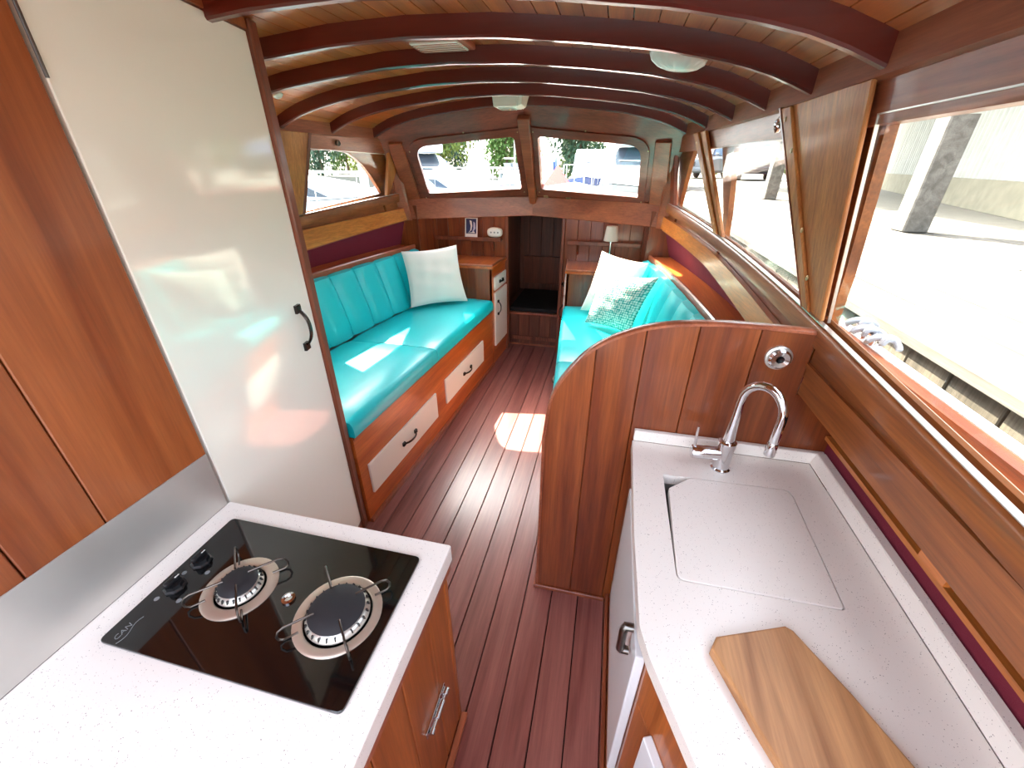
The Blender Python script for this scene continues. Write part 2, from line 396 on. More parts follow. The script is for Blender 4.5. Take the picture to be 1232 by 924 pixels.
while d < 1.12:
    m_ = min(abs(d), abs(d + .0625)); ymax = yend(d + .031)
    if m_ > wc(3.1): 
        ymax = 1 + 2 * math.sqrt(max(0, (1.09 + .03 - m_) / .12)) if m_ < 1.12 else 1.0
        ymax = min(ymax, yend(d + .031))
    rings = []
    for i in range(15):
        yst = -.60 if d > .56 else .08; Y = yst + (ymax - yst) * i / 14
        a, c = d + .0014, d + .0611
        za, zc_ = bz(a, Y) + .052, bz(c, Y) + .052
        rings.append([(CX + a, Y, za), (CX + c, Y, zc_), (CX + c, Y, zc_ + .012), (CX + a, Y, za + .012)])
    loft('ceiling_board', rings, 'ceil', ce, smooth=False)
    d += .0625
# roof skin above the boards (keeps the sky out)
rings = []
for i in range(13):
    yk = lambda dd: .06 + (yend(dd) + .02 - .06) * i / 12
    rings.append([(CX + dd, yk(dd), bz(dd, yk(dd)) + .066) for dd in np.linspace(-1.13, 1.13, 25)] + [(CX + dd, yk(dd), bz(dd, yk(dd)) + .085) for dd in np.linspace(1.13, -1.13, 25)])
loft('roof_skin', rings, 'hullp', ce)
rings = []
for i in range(5):
    Y = -.62 + .675 * i / 4
    rings.append([(CX + dd, Y, bz(dd, Y) + .066) for dd in np.linspace(.56, 1.2, 9)] + [(CX + dd, Y, bz(dd, Y) + .10) for dd in np.linspace(1.2, .56, 9)])
loft('roof_skin', rings, 'hullp', ce)
box('hatch_coaming', -.085, -.062, -.62, .06, 1.84, 1.99, 'ward', ce)
for s in (1, -1):
    rings = []
    for i in range(25):
        Y = -.5 + 3.75 * i / 24; wv = wc(Y)
        rings.append([(CX + s * wv, Y, 1.732), (CX + s * (wv + .012), Y, 1.728), (CX + s * (wv + .035), Y, 1.728), (CX + s * (wv + .035), Y, 1.83), (CX + s * wv, Y, 1.83)])
    c_ = loft('carline', rings, 'carl', ce, smooth=False)
    for Y in BY[3:]:                                     # plugs and screw heads by each beam end
        for dz in (.02, .05):
            q = Vector((CX + s * (wc(Y + .03) - .0005), Y + .03, 1.745 + dz))
            if s > 0 or Y > 1.3: lathe('screw_plug', [(.004, 0), (.004, .0015), (0, .0018)], q, 'beam', c_, axis=(-s, 0, 0), n=10)

# ---- cabin sides: a cut-out side sheet, sill, rails, posts
def sidefn(s): return lambda Y, z, t: (sx(Y, z, s, t), Y, z)
LH = [(2.258, 1.335), (2.342, 1.662), (2.56, 1.656), (2.65, 1.648), (2.72, 1.622), (2.80, 1.578), (2.88, 1.516), (2.95, 1.448), (3.0, 1.398)]
RH = [(2.250, 1.260), (2.342, 1.655), (2.60, 1.668), (2.72, 1.672), (2.80, 1.655), (2.86, 1.61), (2.95, 1.51), (3.02, 1.425), (3.07, 1.362), (3.09, 1.31)]
def sill(Y, s): return zs(Y, s)
for s, nm in ((1, 'right'), (-1, 'left')):
    wl = thing('wall_' + nm, 'varnished mahogany %s cabin side with window openings and rails' % ('starboard' if s > 0 else 'port'), 'wall', (CX + s * 1.2, 1.5, 1.0), kind='structure')
    out = [(-.5, 1.03), (1.14, 1.03), (1.16, 1.06), (2.2, 1.15), (3.28, 1.20), (3.28, 1.745), (-.5, 1.745)]
    A_ = RH if s > 0 else LH
    B_ = [(1.24, sill(1.25, s) - .045), (1.42, 1.40), (1.56, 1.656), (2.184, 1.653), (2.226, sill(2.22, s) - .045)]
    C_ = [(-.2, sill(-.2, s) - .045), (-.15, 1.657), (1.122, 1.657), (1.200, sill(1.19, s) - .045)]
    holes = [A_, B_] + ([C_] if s > 0 else [])
    panel('side_sheet', out, holes, sidefn(s), .045, .068, 'panel', wl, s=.13)
    # sill: inner rail, slide channel, outer rail
    y0, y1 = (-.45, 3.14) if s > 0 else (1.27, 3.12)
    f = lambda dz: (lambda Y: sill(Y, s) + dz)
    def rail(name, ya, yb, oa, ob, za, zb, mat, n=24):
        return sideboard(name, s, ya, yb, f(za), f(zb), oa, ob, mat, wl, n=n)
    rings = []
    for i in range(31):
        Y = y0 + (y1 - y0) * i / 30; z = sill(Y, s)
        rings.append([(sx(Y, z, s, o), Y, z + dz) for o, dz in ((-.012, -.055), (-.014, -.010), (-.010, -.002), (-.004, .001), (.004, .0), (.006, -.010), (.006, -.055))])
    loft('sill_rail', rings, 'panel', wl, smooth=True)
    sideboard('sill_glint_strip', s, y0, y1, f(.0008), f(.003), -.009, .005, 'alu', wl, n=30)  # bright metal strip added to give the sill its white highlight
    rail('sill_channel', y0, y1, .006, .030, -.055, -.022, 'panel')
    rings = []
    for i in range(31):
        Y = y0 + (y1 - y0) * i / 30; z = sill(Y, s)
        rings.append([(sx(Y, z, s, o), Y, z + dz) for o, dz in ((.028, -.05), (.028, -.004), (.033, .001), (.042, -.004), (.072, -.036), (.072, -.07), (.04, -.07))])
    loft('sill_outer', rings, 'panel', wl, smooth=True)
    # header board over the windows
    sideboard('window_header', s, -.45 if s > 0 else 1.27, 2.22, 1.655, 1.734, .018, .045, 'carl', wl, n=14)
    sideboard('window_header', s, 2.22, 3.16, 1.655, 1.734, .018, .045, 'carl', wl, n=10)
    # lower saloon rail, panels over it
    rt = [(1.16, 1.128), (1.46, 1.150), (2.17, 1.220), (3.3, 1.282)] if s > 0 else [(1.25, 1.195), (2.16, 1.245), (3.26, 1.287)]
    rb = [(1.16, 1.035), (1.68, 1.083), (2.25, 1.146), (3.25, 1.198)] if s > 0 else [(1.25, 1.09), (2.16, 1.138), (3.26, 1.202)]
    RT = lambda Y, q=rt: interp(q, Y); RB = lambda Y, q=rb: interp(q, Y)
    ya = 1.165 if s > 0 else 1.27
    sideboard('lower_rail', s, ya, 3.225, RB, RT, -.014, .008, 'rail', wl, n=22)
    box_l = [(ya, 2.16, 0, -.045), (2.20, 2.98, -.045, -.05), (3.02, 3.26, -.05, 0)] if s > 0 else [(1.27, 2.16, 0, 0), (2.17, 2.98, 0, -.02), (3.0, 3.26, -.02, 0)]
    for a, b_, c0, c1 in box_l:
        sideboard('infill_panel', s, a, b_, lambda Y: RT(Y) - .012, lambda Y: sill(Y, s) - .05, .012, .024, 'panel', wl, n=8, cutlo=c0, cuthi=c1)
    sideboard('infill_backing', s, ya, 3.26, lambda Y: RT(Y) - .02, lambda Y: sill(Y, s) - .05, .034, .043, 'black', wl, n=10)
    # thin trim under the rail, burgundy lining, ledge above the back cushions
    TR = (lambda Y: RB(Y) - .018) if s > 0 else (lambda Y: RB(Y) - .012)
    sideboard('lining_trim', s, ya, 3.222, TR, lambda Y: TR(Y) + .008, .008, .034, 'trim', wl, n=18)
    rings = []
    for i in range(19):
        Y = ya + (3.22 - ya) * i / 18; z1 = TR(Y)
        rings.append([(sx(Y, 1.005, s, .085), Y, 1.005), (sx(Y, 1.005, s, .10), Y, 1.005), (sx(Y, z1, s, .045), Y, z1), (sx(Y, z1, s, .03), Y, z1)])
    loft('lining_cloth', rings, 'burg', wl, smooth=False)
    rings = []
    for i in range(19):
        Y = ya + (3.19 - ya) * i / 18
        rings.append([(sx(Y, 1.0, s, o), Y, z) for o, z in ((-.045, .985), (-.045, 1.0), (.10, 1.005), (.10, .985))])
    loft('ledge', rings, 'settee', wl, smooth=False)
    rings = []
    for i in range(19):
        Y = ya + (3.19 - ya) * i / 18
        rings.append([(sx(Y, 1.0, s, o), Y, z) for o, z in ((-.062, .975), (-.064, 1.006), (-.058, 1.013), (-.050, 1.013), (-.045, 1.006), (-.045, .975))])
    loft('ledge_moulding', rings, 'trim', wl, smooth=True)
    if s > 0:   # galley side below the sill
        sideboard('galley_upper_board', s, -.45, 1.12, 1.122, lambda Y: sill(Y, 1) - .02, -.004, .014, 'panel', wl, n=8)
        sideboard('galley_moulding', s, -.45, 1.12, 1.112, 1.126, -.012, .012, 'panel', wl, n=8)
        sideboard('galley_lower_board', s, -.45, 1.12, 1.036, 1.113, -.006, .014, 'panel', wl, n=8)
        sideboard('galley_lining', s, -.45, 1.12, .80, .900, .117, .13, 'burg', wl, n=8)
        sideboard('galley_ledge', s, -.45, 1.12, .900, .912, .104, .14, 'rail', wl, n=8)
        sideboard('galley_gap_shade', s, -.45, 1.12, .80, 1.03, .175, .19, 'black', wl, n=8)  # black panel painting in the shade of the gap under the side deck
        sideboard('galley_clip', s, .54, .60, 1.016, 1.036, .002, .012, 'rail', wl, n=2)
    # posts between the windows: inner wedge boards
    def post(name, Q, o0, o1, mat='postw'):
        rr = [[(sx(Y, z, s, o), Y, z) for (Y, z) in Q] for o in (o0, o1)]
        hexa(name, rr[0], rr[1], mat, wl, b=.003)
    if s > 0:
        post('window_post', [(1.150, zs(1.15) + .002), (1.243, zs(1.24) + .002), (1.560, 1.733), (1.105, 1.733)], -.002, .008)
        post('post_batten', [(1.205, zs(1.2) + .004), (1.246, zs(1.24) + .004), (1.566, 1.73), (1.50, 1.73)], -.012, -.002)
        post('post_face', [(1.244, zs(1.24) + .004), (1.250, zs(1.24) + .004), (1.585, 1.733), (1.567, 1.733)], -.014, .04, 'ward')
        post('window_post', [(2.118, zs(2.12) + .002), (2.215, zs(2.2) + .002), (2.60, 1.733), (2.45, 1.733)], -.004, .012)
        post('post_batten', [(2.16, zs(2.16) + .004), (2.222, zs(2.2) + .004), (2.612, 1.73), (2.53, 1.73)], -.014, -.004)
        post('window_post', [(3.03, zs(3.03) + .002), (3.10, zs(3.1) + .002), (3.22, 1.733), (3.00, 1.733)], -.004, .02, 'scr')
        for (Y, z) in ((1.235, 1.32), (1.31, 1.43), (1.45, 1.62), (1.52, 1.70), (2.22, 1.34), (2.55, 1.69)):
            lathe('screw_head', [(.007, 0), (.007, .002), (.004, .0035)], (sx(Y, z, s, -.012), Y, z), 'brass', wl, axis=(-1, 0, 0), n=12)
    else:
        post('window_post', [(2.10, zs(2.12, s) + .002), (2.205, zs(2.2, s) + .002), (2.288, 1.733), (2.02, 1.733)], -.004, .012)
        post('post_face', [(2.19, zs(2.2, s) + .002), (2.212, zs(2.2, s) + .002), (2.300, 1.733), (2.275, 1.733)], -.008, .04, 'ward')
        post('window_post', [(2.985, zs(3, s) + .002), (3.01, zs(3.01, s) + .002), (3.16, 1.69), (3.00, 1.712)], -.012, .012)
    # sliding panes
    def pane(Q, o, nm_):
        rr = [[(sx(Y, z, s, oo), Y, z) for (Y, z) in Q] for oo in (o, o + .005)]
        return hexa('pane', rr[0], rr[1], 'glass', nm_, b=0)
    if s > 0:
        w1 = thing('window_1', 'large sliding galley window looking onto the dock', 'window', (.57, .5, 1.2), kind='structure')
        pane([(-.3, zs(-.3) - .018), (1.15, zs(1.15) - .018), (1.10, 1.672), (-.3, 1.672)], .016, w1)
        hexa('glass_edge', [(sx(Y, z, s, .015), Y, z) for Y, z in ((1.149, zs(1.15)), (1.152, zs(1.15)), (1.102, 1.674), (1.099, 1.674))],
             [(sx(Y, z, s, .022), Y, z) for Y, z in ((1.149, zs(1.15)), (1.152, zs(1.15)), (1.102, 1.674), (1.099, 1.674))], 'alu', w1, b=0)
        hexa('glass_edge', [(sx(Y, z, s, .015), Y, z) for Y, z in ((-.3, 1.6715), (1.1, 1.6715), (1.1, 1.674), (-.3, 1.674))],
             [(sx(Y, z, s, .022), Y, z) for Y, z in ((-.3, 1.6715), (1.1, 1.6715), (1.1, 1.674), (-.3, 1.674))], 'alu', w1, b=0)
        w2 = thing('window_2', 'raked middle starboard window beside the tapered wooden post', 'window', (.5, 1.8, 1.25), kind='structure')
        pane([(1.24, zs(1.24) - .018), (2.20, zs(2.2) - .018), (2.30, 1.66), (1.50, 1.66)], .018, w2)
        w3 = thing('window_3', 'small forward starboard window with curved front edge', 'window', (.43, 2.7, 1.3), kind='structure')
        pane([(2.24, zs(2.24) - .018), (3.08, zs(3.08) - .018), (3.0, 1.675), (2.3, 1.66)], .024, w3)
        for w_, Y in ((w2, 1.62),):
            lathe('finger_knob', [(.0, .0), (.018, .0), (.022, .006), (.022, .018), (.013, .022), (.012, .018), (0, .018)], (sx(Y, 1.693, s, .017), Y, 1.693), 'chrome', w_, axis=(-1, 0, 0), n=20)
    else:
        w4 = thing('window_4', 'forward port window with curved front edge above settee', 'window', (-1.7, 2.6, 1.35), kind='structure')
        pane([(2.21, zs(2.2, s) - .018), (3.0, zs(3, s) - .018), (2.98, 1.645), (2.25, 1.66)], .016, w4)
        hexa('glass_edge', [(sx(Y, z, s, .012), Y, z) for Y, z in ((2.25, 1.6595), (2.98, 1.6445), (2.98, 1.6475), (2.25, 1.6625))],
             [(sx(Y, z, s, .022), Y, z) for Y, z in ((2.25, 1.6595), (2.98, 1.6445), (2.98, 1.6475), (2.25, 1.6625))], 'alu', w4, b=0)
        w5 = thing('window_5', 'port window hidden behind the white wardrobe', 'window', (-1.75, 1.8, 1.3), kind='structure')
        pane([(1.26, zs(1.26, s) - .018), (2.2, zs(2.2, s) - .018), (2.2, 1.66), (1.5, 1.66)], .018, w5)
        lathe('finger_knob', [(.0, .0), (.014, .0), (.017, .006), (.017, .016), (.010, .020), (.009, .016), (0, .016)], (sx(2.524, 1.695, s, .017), 2.524, 1.695), 'satin', w4, axis=(1, 0, 0), n=20)

# ---- windscreen: V plan, raked aft
wf = thing('windscreen', 'raked two-pane mahogany windscreen meeting at a centre post', 'windscreen', (CX, 3.48, 1.22), kind='structure')
AP = Vector((CX, 3.48, 1.36)); TOP = Vector((CX, 3.06, 1.88))
for s in (-1, 1):
    B = Vector((CX + s * .90, 3.26, 1.36)); u = (B - AP).normalized(); nrm = u.cross(TOP - AP).normalized()
    v = nrm.cross(u)
    if v.z < 0: v = -v
    if nrm.y > 0: nrm = -nrm                                # towards the cabin
    fn = lambda a, b, t, AP=AP, u=u, v=v, n=nrm: AP + u * a + v * b + n * t
    gl_ = roundpoly([(.096, .096), (.814, .050), (.846, .435), (.165, .513)], [.02, .008, .10, .03], 8)
    fr_ = roundpoly([(.050, .040), (.856, -.012), (.900, .478), (.118, .575)], [.002, .002, .13, .02], 8)
    out = [(.012, -.03), (.98, -.03), (1.05, .25), (1.10, .46), (1.10, .56)] + [(a_, (bz(a_ * .99, 2.9) + .062 - 1.36) / .778) for a_ in (.98, .9, .8, .7, .5, .3, .15, .012)]
    panel('header_board', out, [fr_], fn, -.012, .008, 'scr', wf, s=.09)
    fr = panel('window_frame', fr_, [gl_], fn, -.02, .020, 'scr', wf, s=.07)
    pg = roundpoly([(.08, .08), (.83, .035), (.86, .45), (.15, .53)], .03, 4)
    panel('pane', pg, [], fn, -.006, -.001, 'glass', wf, s=.3)
    for a, b in ((.075, .07), (.84, .012), (.885, .40), (.5, .54), (.14, .545)):
        lathe('screw_head', [(.005, 0), (.005, .0025), (.003, .004)], fn(a, b, .020), 'brass', fr, axis=nrm, n=10)
    for a in ((.12, .30) if s > 0 else (.80,)):
        q = [fn(a + x, .0 + y - a * .05, .0205) for x, y in ((-.018, .028), (.018, .028), (.018, .046), (-.018, .046))]
        hexa('catch_plate', q, [p + nrm * .003 for p in q], 'brass' if s > 0 else 'scr', fr, b=.0008)
    # bottom rail, upright board in the V
    hu = Vector((u.x, u.y, 0)).normalized(); hn = Vector((-hu.y, hu.x, 0))
    if hn.y > 0: hn = -hn
    P = lambda a, t, z: Vector((AP.x, AP.y, 0)) + hu * a + hn * t + Vector((0, 0, z))
    hexa('bottom_rail', [P(0, -.03, 1.228), P(1.04, -.03, 1.196), P(1.04, .03, 1.196), P(0, .03, 1.228)],
         [P(0, -.03, 1.368), P(1.04, -.03, 1.351), P(1.04, .02, 1.351), P(0, .02, 1.368)], 'srail', wf, b=.004)
    # corner post between screen and cabin side
    q0 = fn(.90, -.02, .0); q1 = fn(.93, .47, .0)
    hexa('corner_post', [fn(.89, -.02, -.02), fn(1.0, -.03, -.02), fn(1.0, -.03, .03), fn(.89, -.02, .025)],
         [fn(.925, .46, -.02), fn(1.02, .46, -.02), fn(1.02, .46, .03), fn(.925, .46, .025)], 'srail', wf, b=.004)
    Yc = 3.20
    hexa('knee_post', [(CX + s * .93, 3.22, 1.19), (CX + s * 1.01, 3.16, 1.19), (CX + s * 1.03, 3.19, 1.19), (CX + s * .95, 3.25, 1.19)],
         [(CX + s * .925, 3.05, 1.74), (CX + s * .965, 3.01, 1.74), (CX + s * .99, 3.04, 1.74), (CX + s * .95, 3.08, 1.74)], 'srail', wf, b=.004)
cpv = (TOP - AP).normalized(); cpn = Vector((0, -cpv.z, cpv.y)); 
if cpn.y > 0: cpn = -cpn
def CP(x, t, h): return AP + Vector((x, 0, 0)) + cpv * t + cpn * h
hexa('centre_post', [CP(-.030, -.06, -.02), CP(.030, -.06, -.02), CP(.024, -.05, .05), CP(-.024, -.05, .05)],
     [CP(-.040, .66, -.02), CP(.040, .66, -.02), CP(.040, .66, .05), CP(-.040, .66, .05)], 'srail', wf, b=.006, seg=2)

# ---- forward bulkhead: upright boards either side of the doorway
wb = thing('wall_forward', 'upright mahogany boards either side of the fore cabin doorway', 'wall', (CX, 3.62, 0), kind='structure')
for s in (-1, 1):
    x = .255
    while x < 1.02:
        x2 = min(x + .105, 1.03)
        a, c = sorted((CX + s * (x + .001), CX + s * (x2 - .001)))
        box('board', a, c, 3.60 + (0 if int(x * 100) % 2 else .002), 3.625, .02, 1.36, 'bulk', wb, b=.002); x = x2
    a, c = sorted((CX + s * .228, CX + s * .256)); box('door_jamb', a, c, 3.575, 3.64, 0, 1.36, 'ward', wb, b=.003)
    # end returns up to the cabin side
    a, c = sorted((CX + s * .89, CX + s * 1.12)); box('corner_board', a, c, 3.23, 3.255, .868, 1.30, 'bulk', wb, b=.002)
    a, c = sorted((CX + s * .925, CX + s * .945)); box('return_board', a, c, 3.256, 3.60, .868, 1.30, 'bulk', wb, b=.002)
# step up into the fore cabin
st = thing('step', 'low mahogany step with two vents below the fore cabin', 'step', (CX, 3.71, 0), kind='structure')
for i in range(5):
    box('board', -.886 + i * .1025, -.886 + (i + 1) * .1025 - .002, 3.712, 3.73, 0, .315, 'dark', st, b=.002)
box('step_nosing', -.89, -.372, 3.70, 3.74, .315, .335, 'trim', st, b=.004)
box('step_foot', -.89, -.372, 3.702, 3.712, 0, .02, 'trim', st, b=.002)
for x0 in (-.855, -.62):
    vt = box('vent', x0, x0 + .215, 3.706, 3.712, .055, .10, 'dark', st, b=.001)
    for i in range(12): box('vent_slat', x0 + .012 + i * .0165, x0 + .020 + i * .0165, 3.703, 3.706, .062, .093, 'trim', vt, b=0)
fc = thing('fore_cabin', 'dark panelled fore cabin seen through the doorway', 'cabin', (CX, 4.3, .33), kind='structure')
box('berth_platform', -1.6, .35, 3.74, 5.0, .28, .325, 'dark', fc)
box('berth_cover', -.885, -.375, 3.745, 4.45, .325, .37, 'dkfab', fc, b=.012, seg=2)
for i in range(9): box('board', -1.25 + i * .13, -1.25 + (i + 1) * .13 - .003, 4.60, 4.62, .325, 1.27, 'dark', fc, b=.002)
box('side_board', -.99, -.965, 3.745, 4.60, .325, 1.27, 'dark', fc)
box('side_board', -.28, -.255, 3.745, 4.60, .325, 1.27, 'dark', fc)
box('locker_door', -.915, -.40, 4.565, 4.60, .40, .70, 'ward', fc, b=.004)
box('deckhead', -1.75, .5, 3.52, 5.0, 1.285, 1.30, 'dark', fc)

# ---- hull, decks
hl = thing('hull', 'white painted outer hull and decks of this boat', 'hull', (CX, 1.5, -.4), kind='structure')
def hw(Y, e=0.0): return max(.02, 1.46 - .24 * (max(Y - 1, 0) / 2.6) ** 2 + e) if Y < 4.4 else max(.02, (1.46 - .24 * (3.4 / 2.6) ** 2) * math.sqrt(max(0, (7.2 - Y) / 2.8)) + e)
for s in (1, -1):
    rings = []
    for i in range(30):
        Y = -1.2 + 8.4 * i / 29; wv = hw(Y); zd = 1.045 + .03 * max(0, Y - 1.2)
        rings.append([(CX + s * wv * .55, Y, -.6), (CX + s * wv * .97, Y, .2), (CX + s * wv, Y, zd), (CX + s * (wv - .02), Y, zd), (CX + s * wv * .94, Y, .2), (CX + s * wv * .52, Y, -.58)])
    loft('topside', rings, 'hullp', hl)
    rings = []
    for i in range(24):
        Y = -1.2 + 4.44 * i / 23; zd = 1.045 + .03 * max(0, Y - 1.2)
        a = sx(Y, 1.04, s, .07)
        b_ = CX + s * hw(Y)
        rings.append([(a, Y, zd), (b_, Y, zd - .012), (b_, Y, zd - .04), (a, Y, zd - .03)])
    loft('side_deck', rings, 'deckw', hl, smooth=False)
    rings = []
    for i in range(24):
        Y = -1.2 + 8.2 * i / 23; zd = 1.035 + .03 * max(0, Y - 1.2); e = hw(Y)
        rings.append([(CX + s * (e - .062), Y, zd), (CX + s * (e - .055), Y, zd + .055), (CX + s * (e - .02), Y, zd + .055), (CX + s * (e - .015), Y, zd)])
    loft('toe_rail', rings, 'toe', hl, smooth=False)
    rings = []
    for i in range(24):
        Y = -1.2 + 8.2 * i / 23; zd = 1.035 + .03 * max(0, Y - 1.2); e = hw(Y)
        rings.append([(CX + s * (e - .02), Y, zd - .02), (CX + s * (e - .02), Y, zd + .058), (CX + s * (e + .03), Y, zd + .05), (CX + s * (e + .03), Y, zd - .02)])
    loft('rubbing_strake', rings, 'hullp', hl, smooth=False)
rings = []
for i in range(16):
    Y = 3.30 + 3.85 * i / 15; wv = hw(Y, -.02); z = 1.10 + .03 * (Y - 1.2)
    rr = [(CX + t * wv, Y + (1 - i / 15) * (.25 - .26 * min(1.2, abs(t * wv))), z + (.155 - .02 * (Y - 3.25)) * (1 - t * t) ** .6) for t in np.linspace(-1, 1, 15)]
    rings.append(rr + [(x, y, zz - .03) for x, y, zz in rr[::-1]])
loft('foredeck', rings, 'deckp', hl)
box('bottom', CX - .95, CX + .95, -1.2, 5.2, -.56, -.52, 'hullp', hl)
box('bow_bulkhead', CX - 1.35, CX + 1.35, 5.02, 5.05, -.5, 1.12, 'dark', hl)
# aft end: bulkhead with the open companionway behind the viewer
wa = thing('wall_aft', 'aft bulkhead with open companionway behind the galley', 'wall', (CX, -.9, 0), kind='structure')
box('aft_panel', CX - 1.3, CX - .75, -.93, -.90, -.02, 1.30, 'bulk', wa)
box('aft_panel', CX + .75 + .0, CX + 1.3, -.93, -.90, -.02, 1.03, 'bulk', wa)
box('aft_sill', CX - .75, CX + .75, -.93, -.90, -.02, .25, 'bulk', wa)

# ================================================================== PORT SIDE: GALLEY, WARDROBE
wg = thing('wall_galley_port', 'wide upright mahogany boards behind the hob worktop', 'wall', (-.91, .1, .9), kind='structure')
y = .606
yy = [.606, .5065, .381, .255, .13, .005, -.12, -.245, -.37, -.495]
yy = [.606, .381, .255, .13, .005, -.12, -.245, -.37, -.495]
for a, b_ in zip(yy[1:], yy):
    box('board', -.918, -.900, a + .0012, b_ - .0012, .80, 1.93, 'wallp', wg, b=.002)
box('backing', -.935, -.918, -.5, .60, 0, 1.95, 'black', wg, b=0)
sp = tag(box('splashback', -.8995, -.8965, -.5, .602, .8005, .962, 'steel', b=.0008),
         'low brushed steel splashback along the wall behind the hob', 'splashback')

wr = thing('wardrobe', 'tall wardrobe with cream gloss door and mahogany post', 'wardrobe', (-1.1, .92, 0))
P0 = Vector((-.904, .612, 0)); P1 = Vector((-1.030, 1.232, 0)); dv = (P1 - P0).normalized(); nv = Vector((dv.y, -dv.x, 0))
def W(a, t, z): return P0 + dv * a + nv * t + Vector((0, 0, z))
LW = (P1 - P0).length
dr = hexa('door', [W(.004, -.02, .06), W(LW - .002, -.02, .06), W(LW - .002, .0, .06), W(.004, .0, .06)],
          [W(.004, -.02, 1.90), W(LW - .002, -.02, 1.90), W(LW - .002, 0, 1.90), W(.004, 0, 1.90)], 'cream', wr, b=.002)
handle(dr, W(.535, 0, 1.082), (0, 0, 1), nv, L=.135, r=.009, mat='iron', h=.03)
for z in (1.70, .45):
    tube('hinge', [W(.001, .004, z), W(.001, .004, z + .10)], .0028, 'satin', dr, n=8)
hexa('plinth', [W(.0, -.03, 0), W(LW, -.03, 0), W(LW, -.002, 0), W(.0, -.002, 0)], [W(.0, -.03, .058), W(LW, -.03, .058), W(LW, -.002, .058), W(.0, -.002, .058)], 'ward', wr)
hexa('header', [W(.0, -.03, 1.903), W(LW, -.03, 1.903), W(LW, .004, 1.903), W(.0, .004, 1.903)],
     [W(.0, -.03, 1.934), W(LW, -.03, 1.928), W(LW, .004, 1.928), W(.0, .004, 1.934)], 'wallp', wr)
hexa('post', [W(LW, -.03, 0), W(LW + .042, -.03, 0), W(LW + .042, .012, 0), W(LW, .012, 0)],
     [W(LW, -.03, 1.930), W(LW + .042, -.03, 1.930), W(LW + .042, .012, 1.930), W(LW, .012, 1.930)], 'ward', wr, b=.004)
box('side_panel', -1.70, -1.045, 1.245, 1.265, 0, 1.74, 'ward', wr, b=0)
box('back_panel', -1.70, -.925, .607, .622, 0, 1.74, 'ward', wr, b=0)

wt = tag(prism('worktop', roundpoly([(-.899, -.5), (-.283, -.5), (-.283, .611), (-.899, .611)], [0, 0, .006, 0], 4), .752, .80, 'stone', b=.003, seg=2),
         'speckled white stone worktop carrying the black gas hob', 'worktop')
cb = thing('base_cabinet', 'mahogany planked base cabinet under the hob with chrome latch', 'cabinet', (-.6, .1, 0))
box('carcass', -.899, -.325, -.5, .590, 0, .750, 'cabl', cb, b=0)
box('top_rail', -.325, -.290, -.5, .608, .715, .750, 'trim', cb, b=.002)
box('end_panel', -.899, -.302, .590, .608, 0, .714, 'cabl', cb, b=.002)
cy = [.590, .492, .366, .25, .13, .01, -.11, -.23, -.35, -.5]
cd = box('door', -.325, -.316, .13, .588, .03, .712, 'cabl', cb, b=0)
for a, b_ in zip(cy[1:], cy):
    box('plank', -.3165, -.302, a + .001, b_ - .001, .026, .714, 'cabl', cd if a > .12 else cb, b=.0025)
box('skirting', -.302, -.282, -.5, .612, 0, .022, 'trim', cb, b=.003)
lt = box('latch', -.302, -.298, .405, .522, .352, .378, 'chrome', cd, b=.001)
# barrel bolt: three collars on a rod, on the latch plate
bm_ = [(.413, .007), (.425, .007), (.4255, .0045), (.445, .0045), (.4455, .008), (.487, .008), (.4875, .0045), (.499, .0045), (.4995, .009), (.515, .009)]
loft('latch_bolt', [[(-.291 + r * math.cos(k * math.pi / 5), Y, .365 + r * math.sin(k * math.pi / 5)) for k in range(10)] for Y, r in bm_], 'chrome', cd)

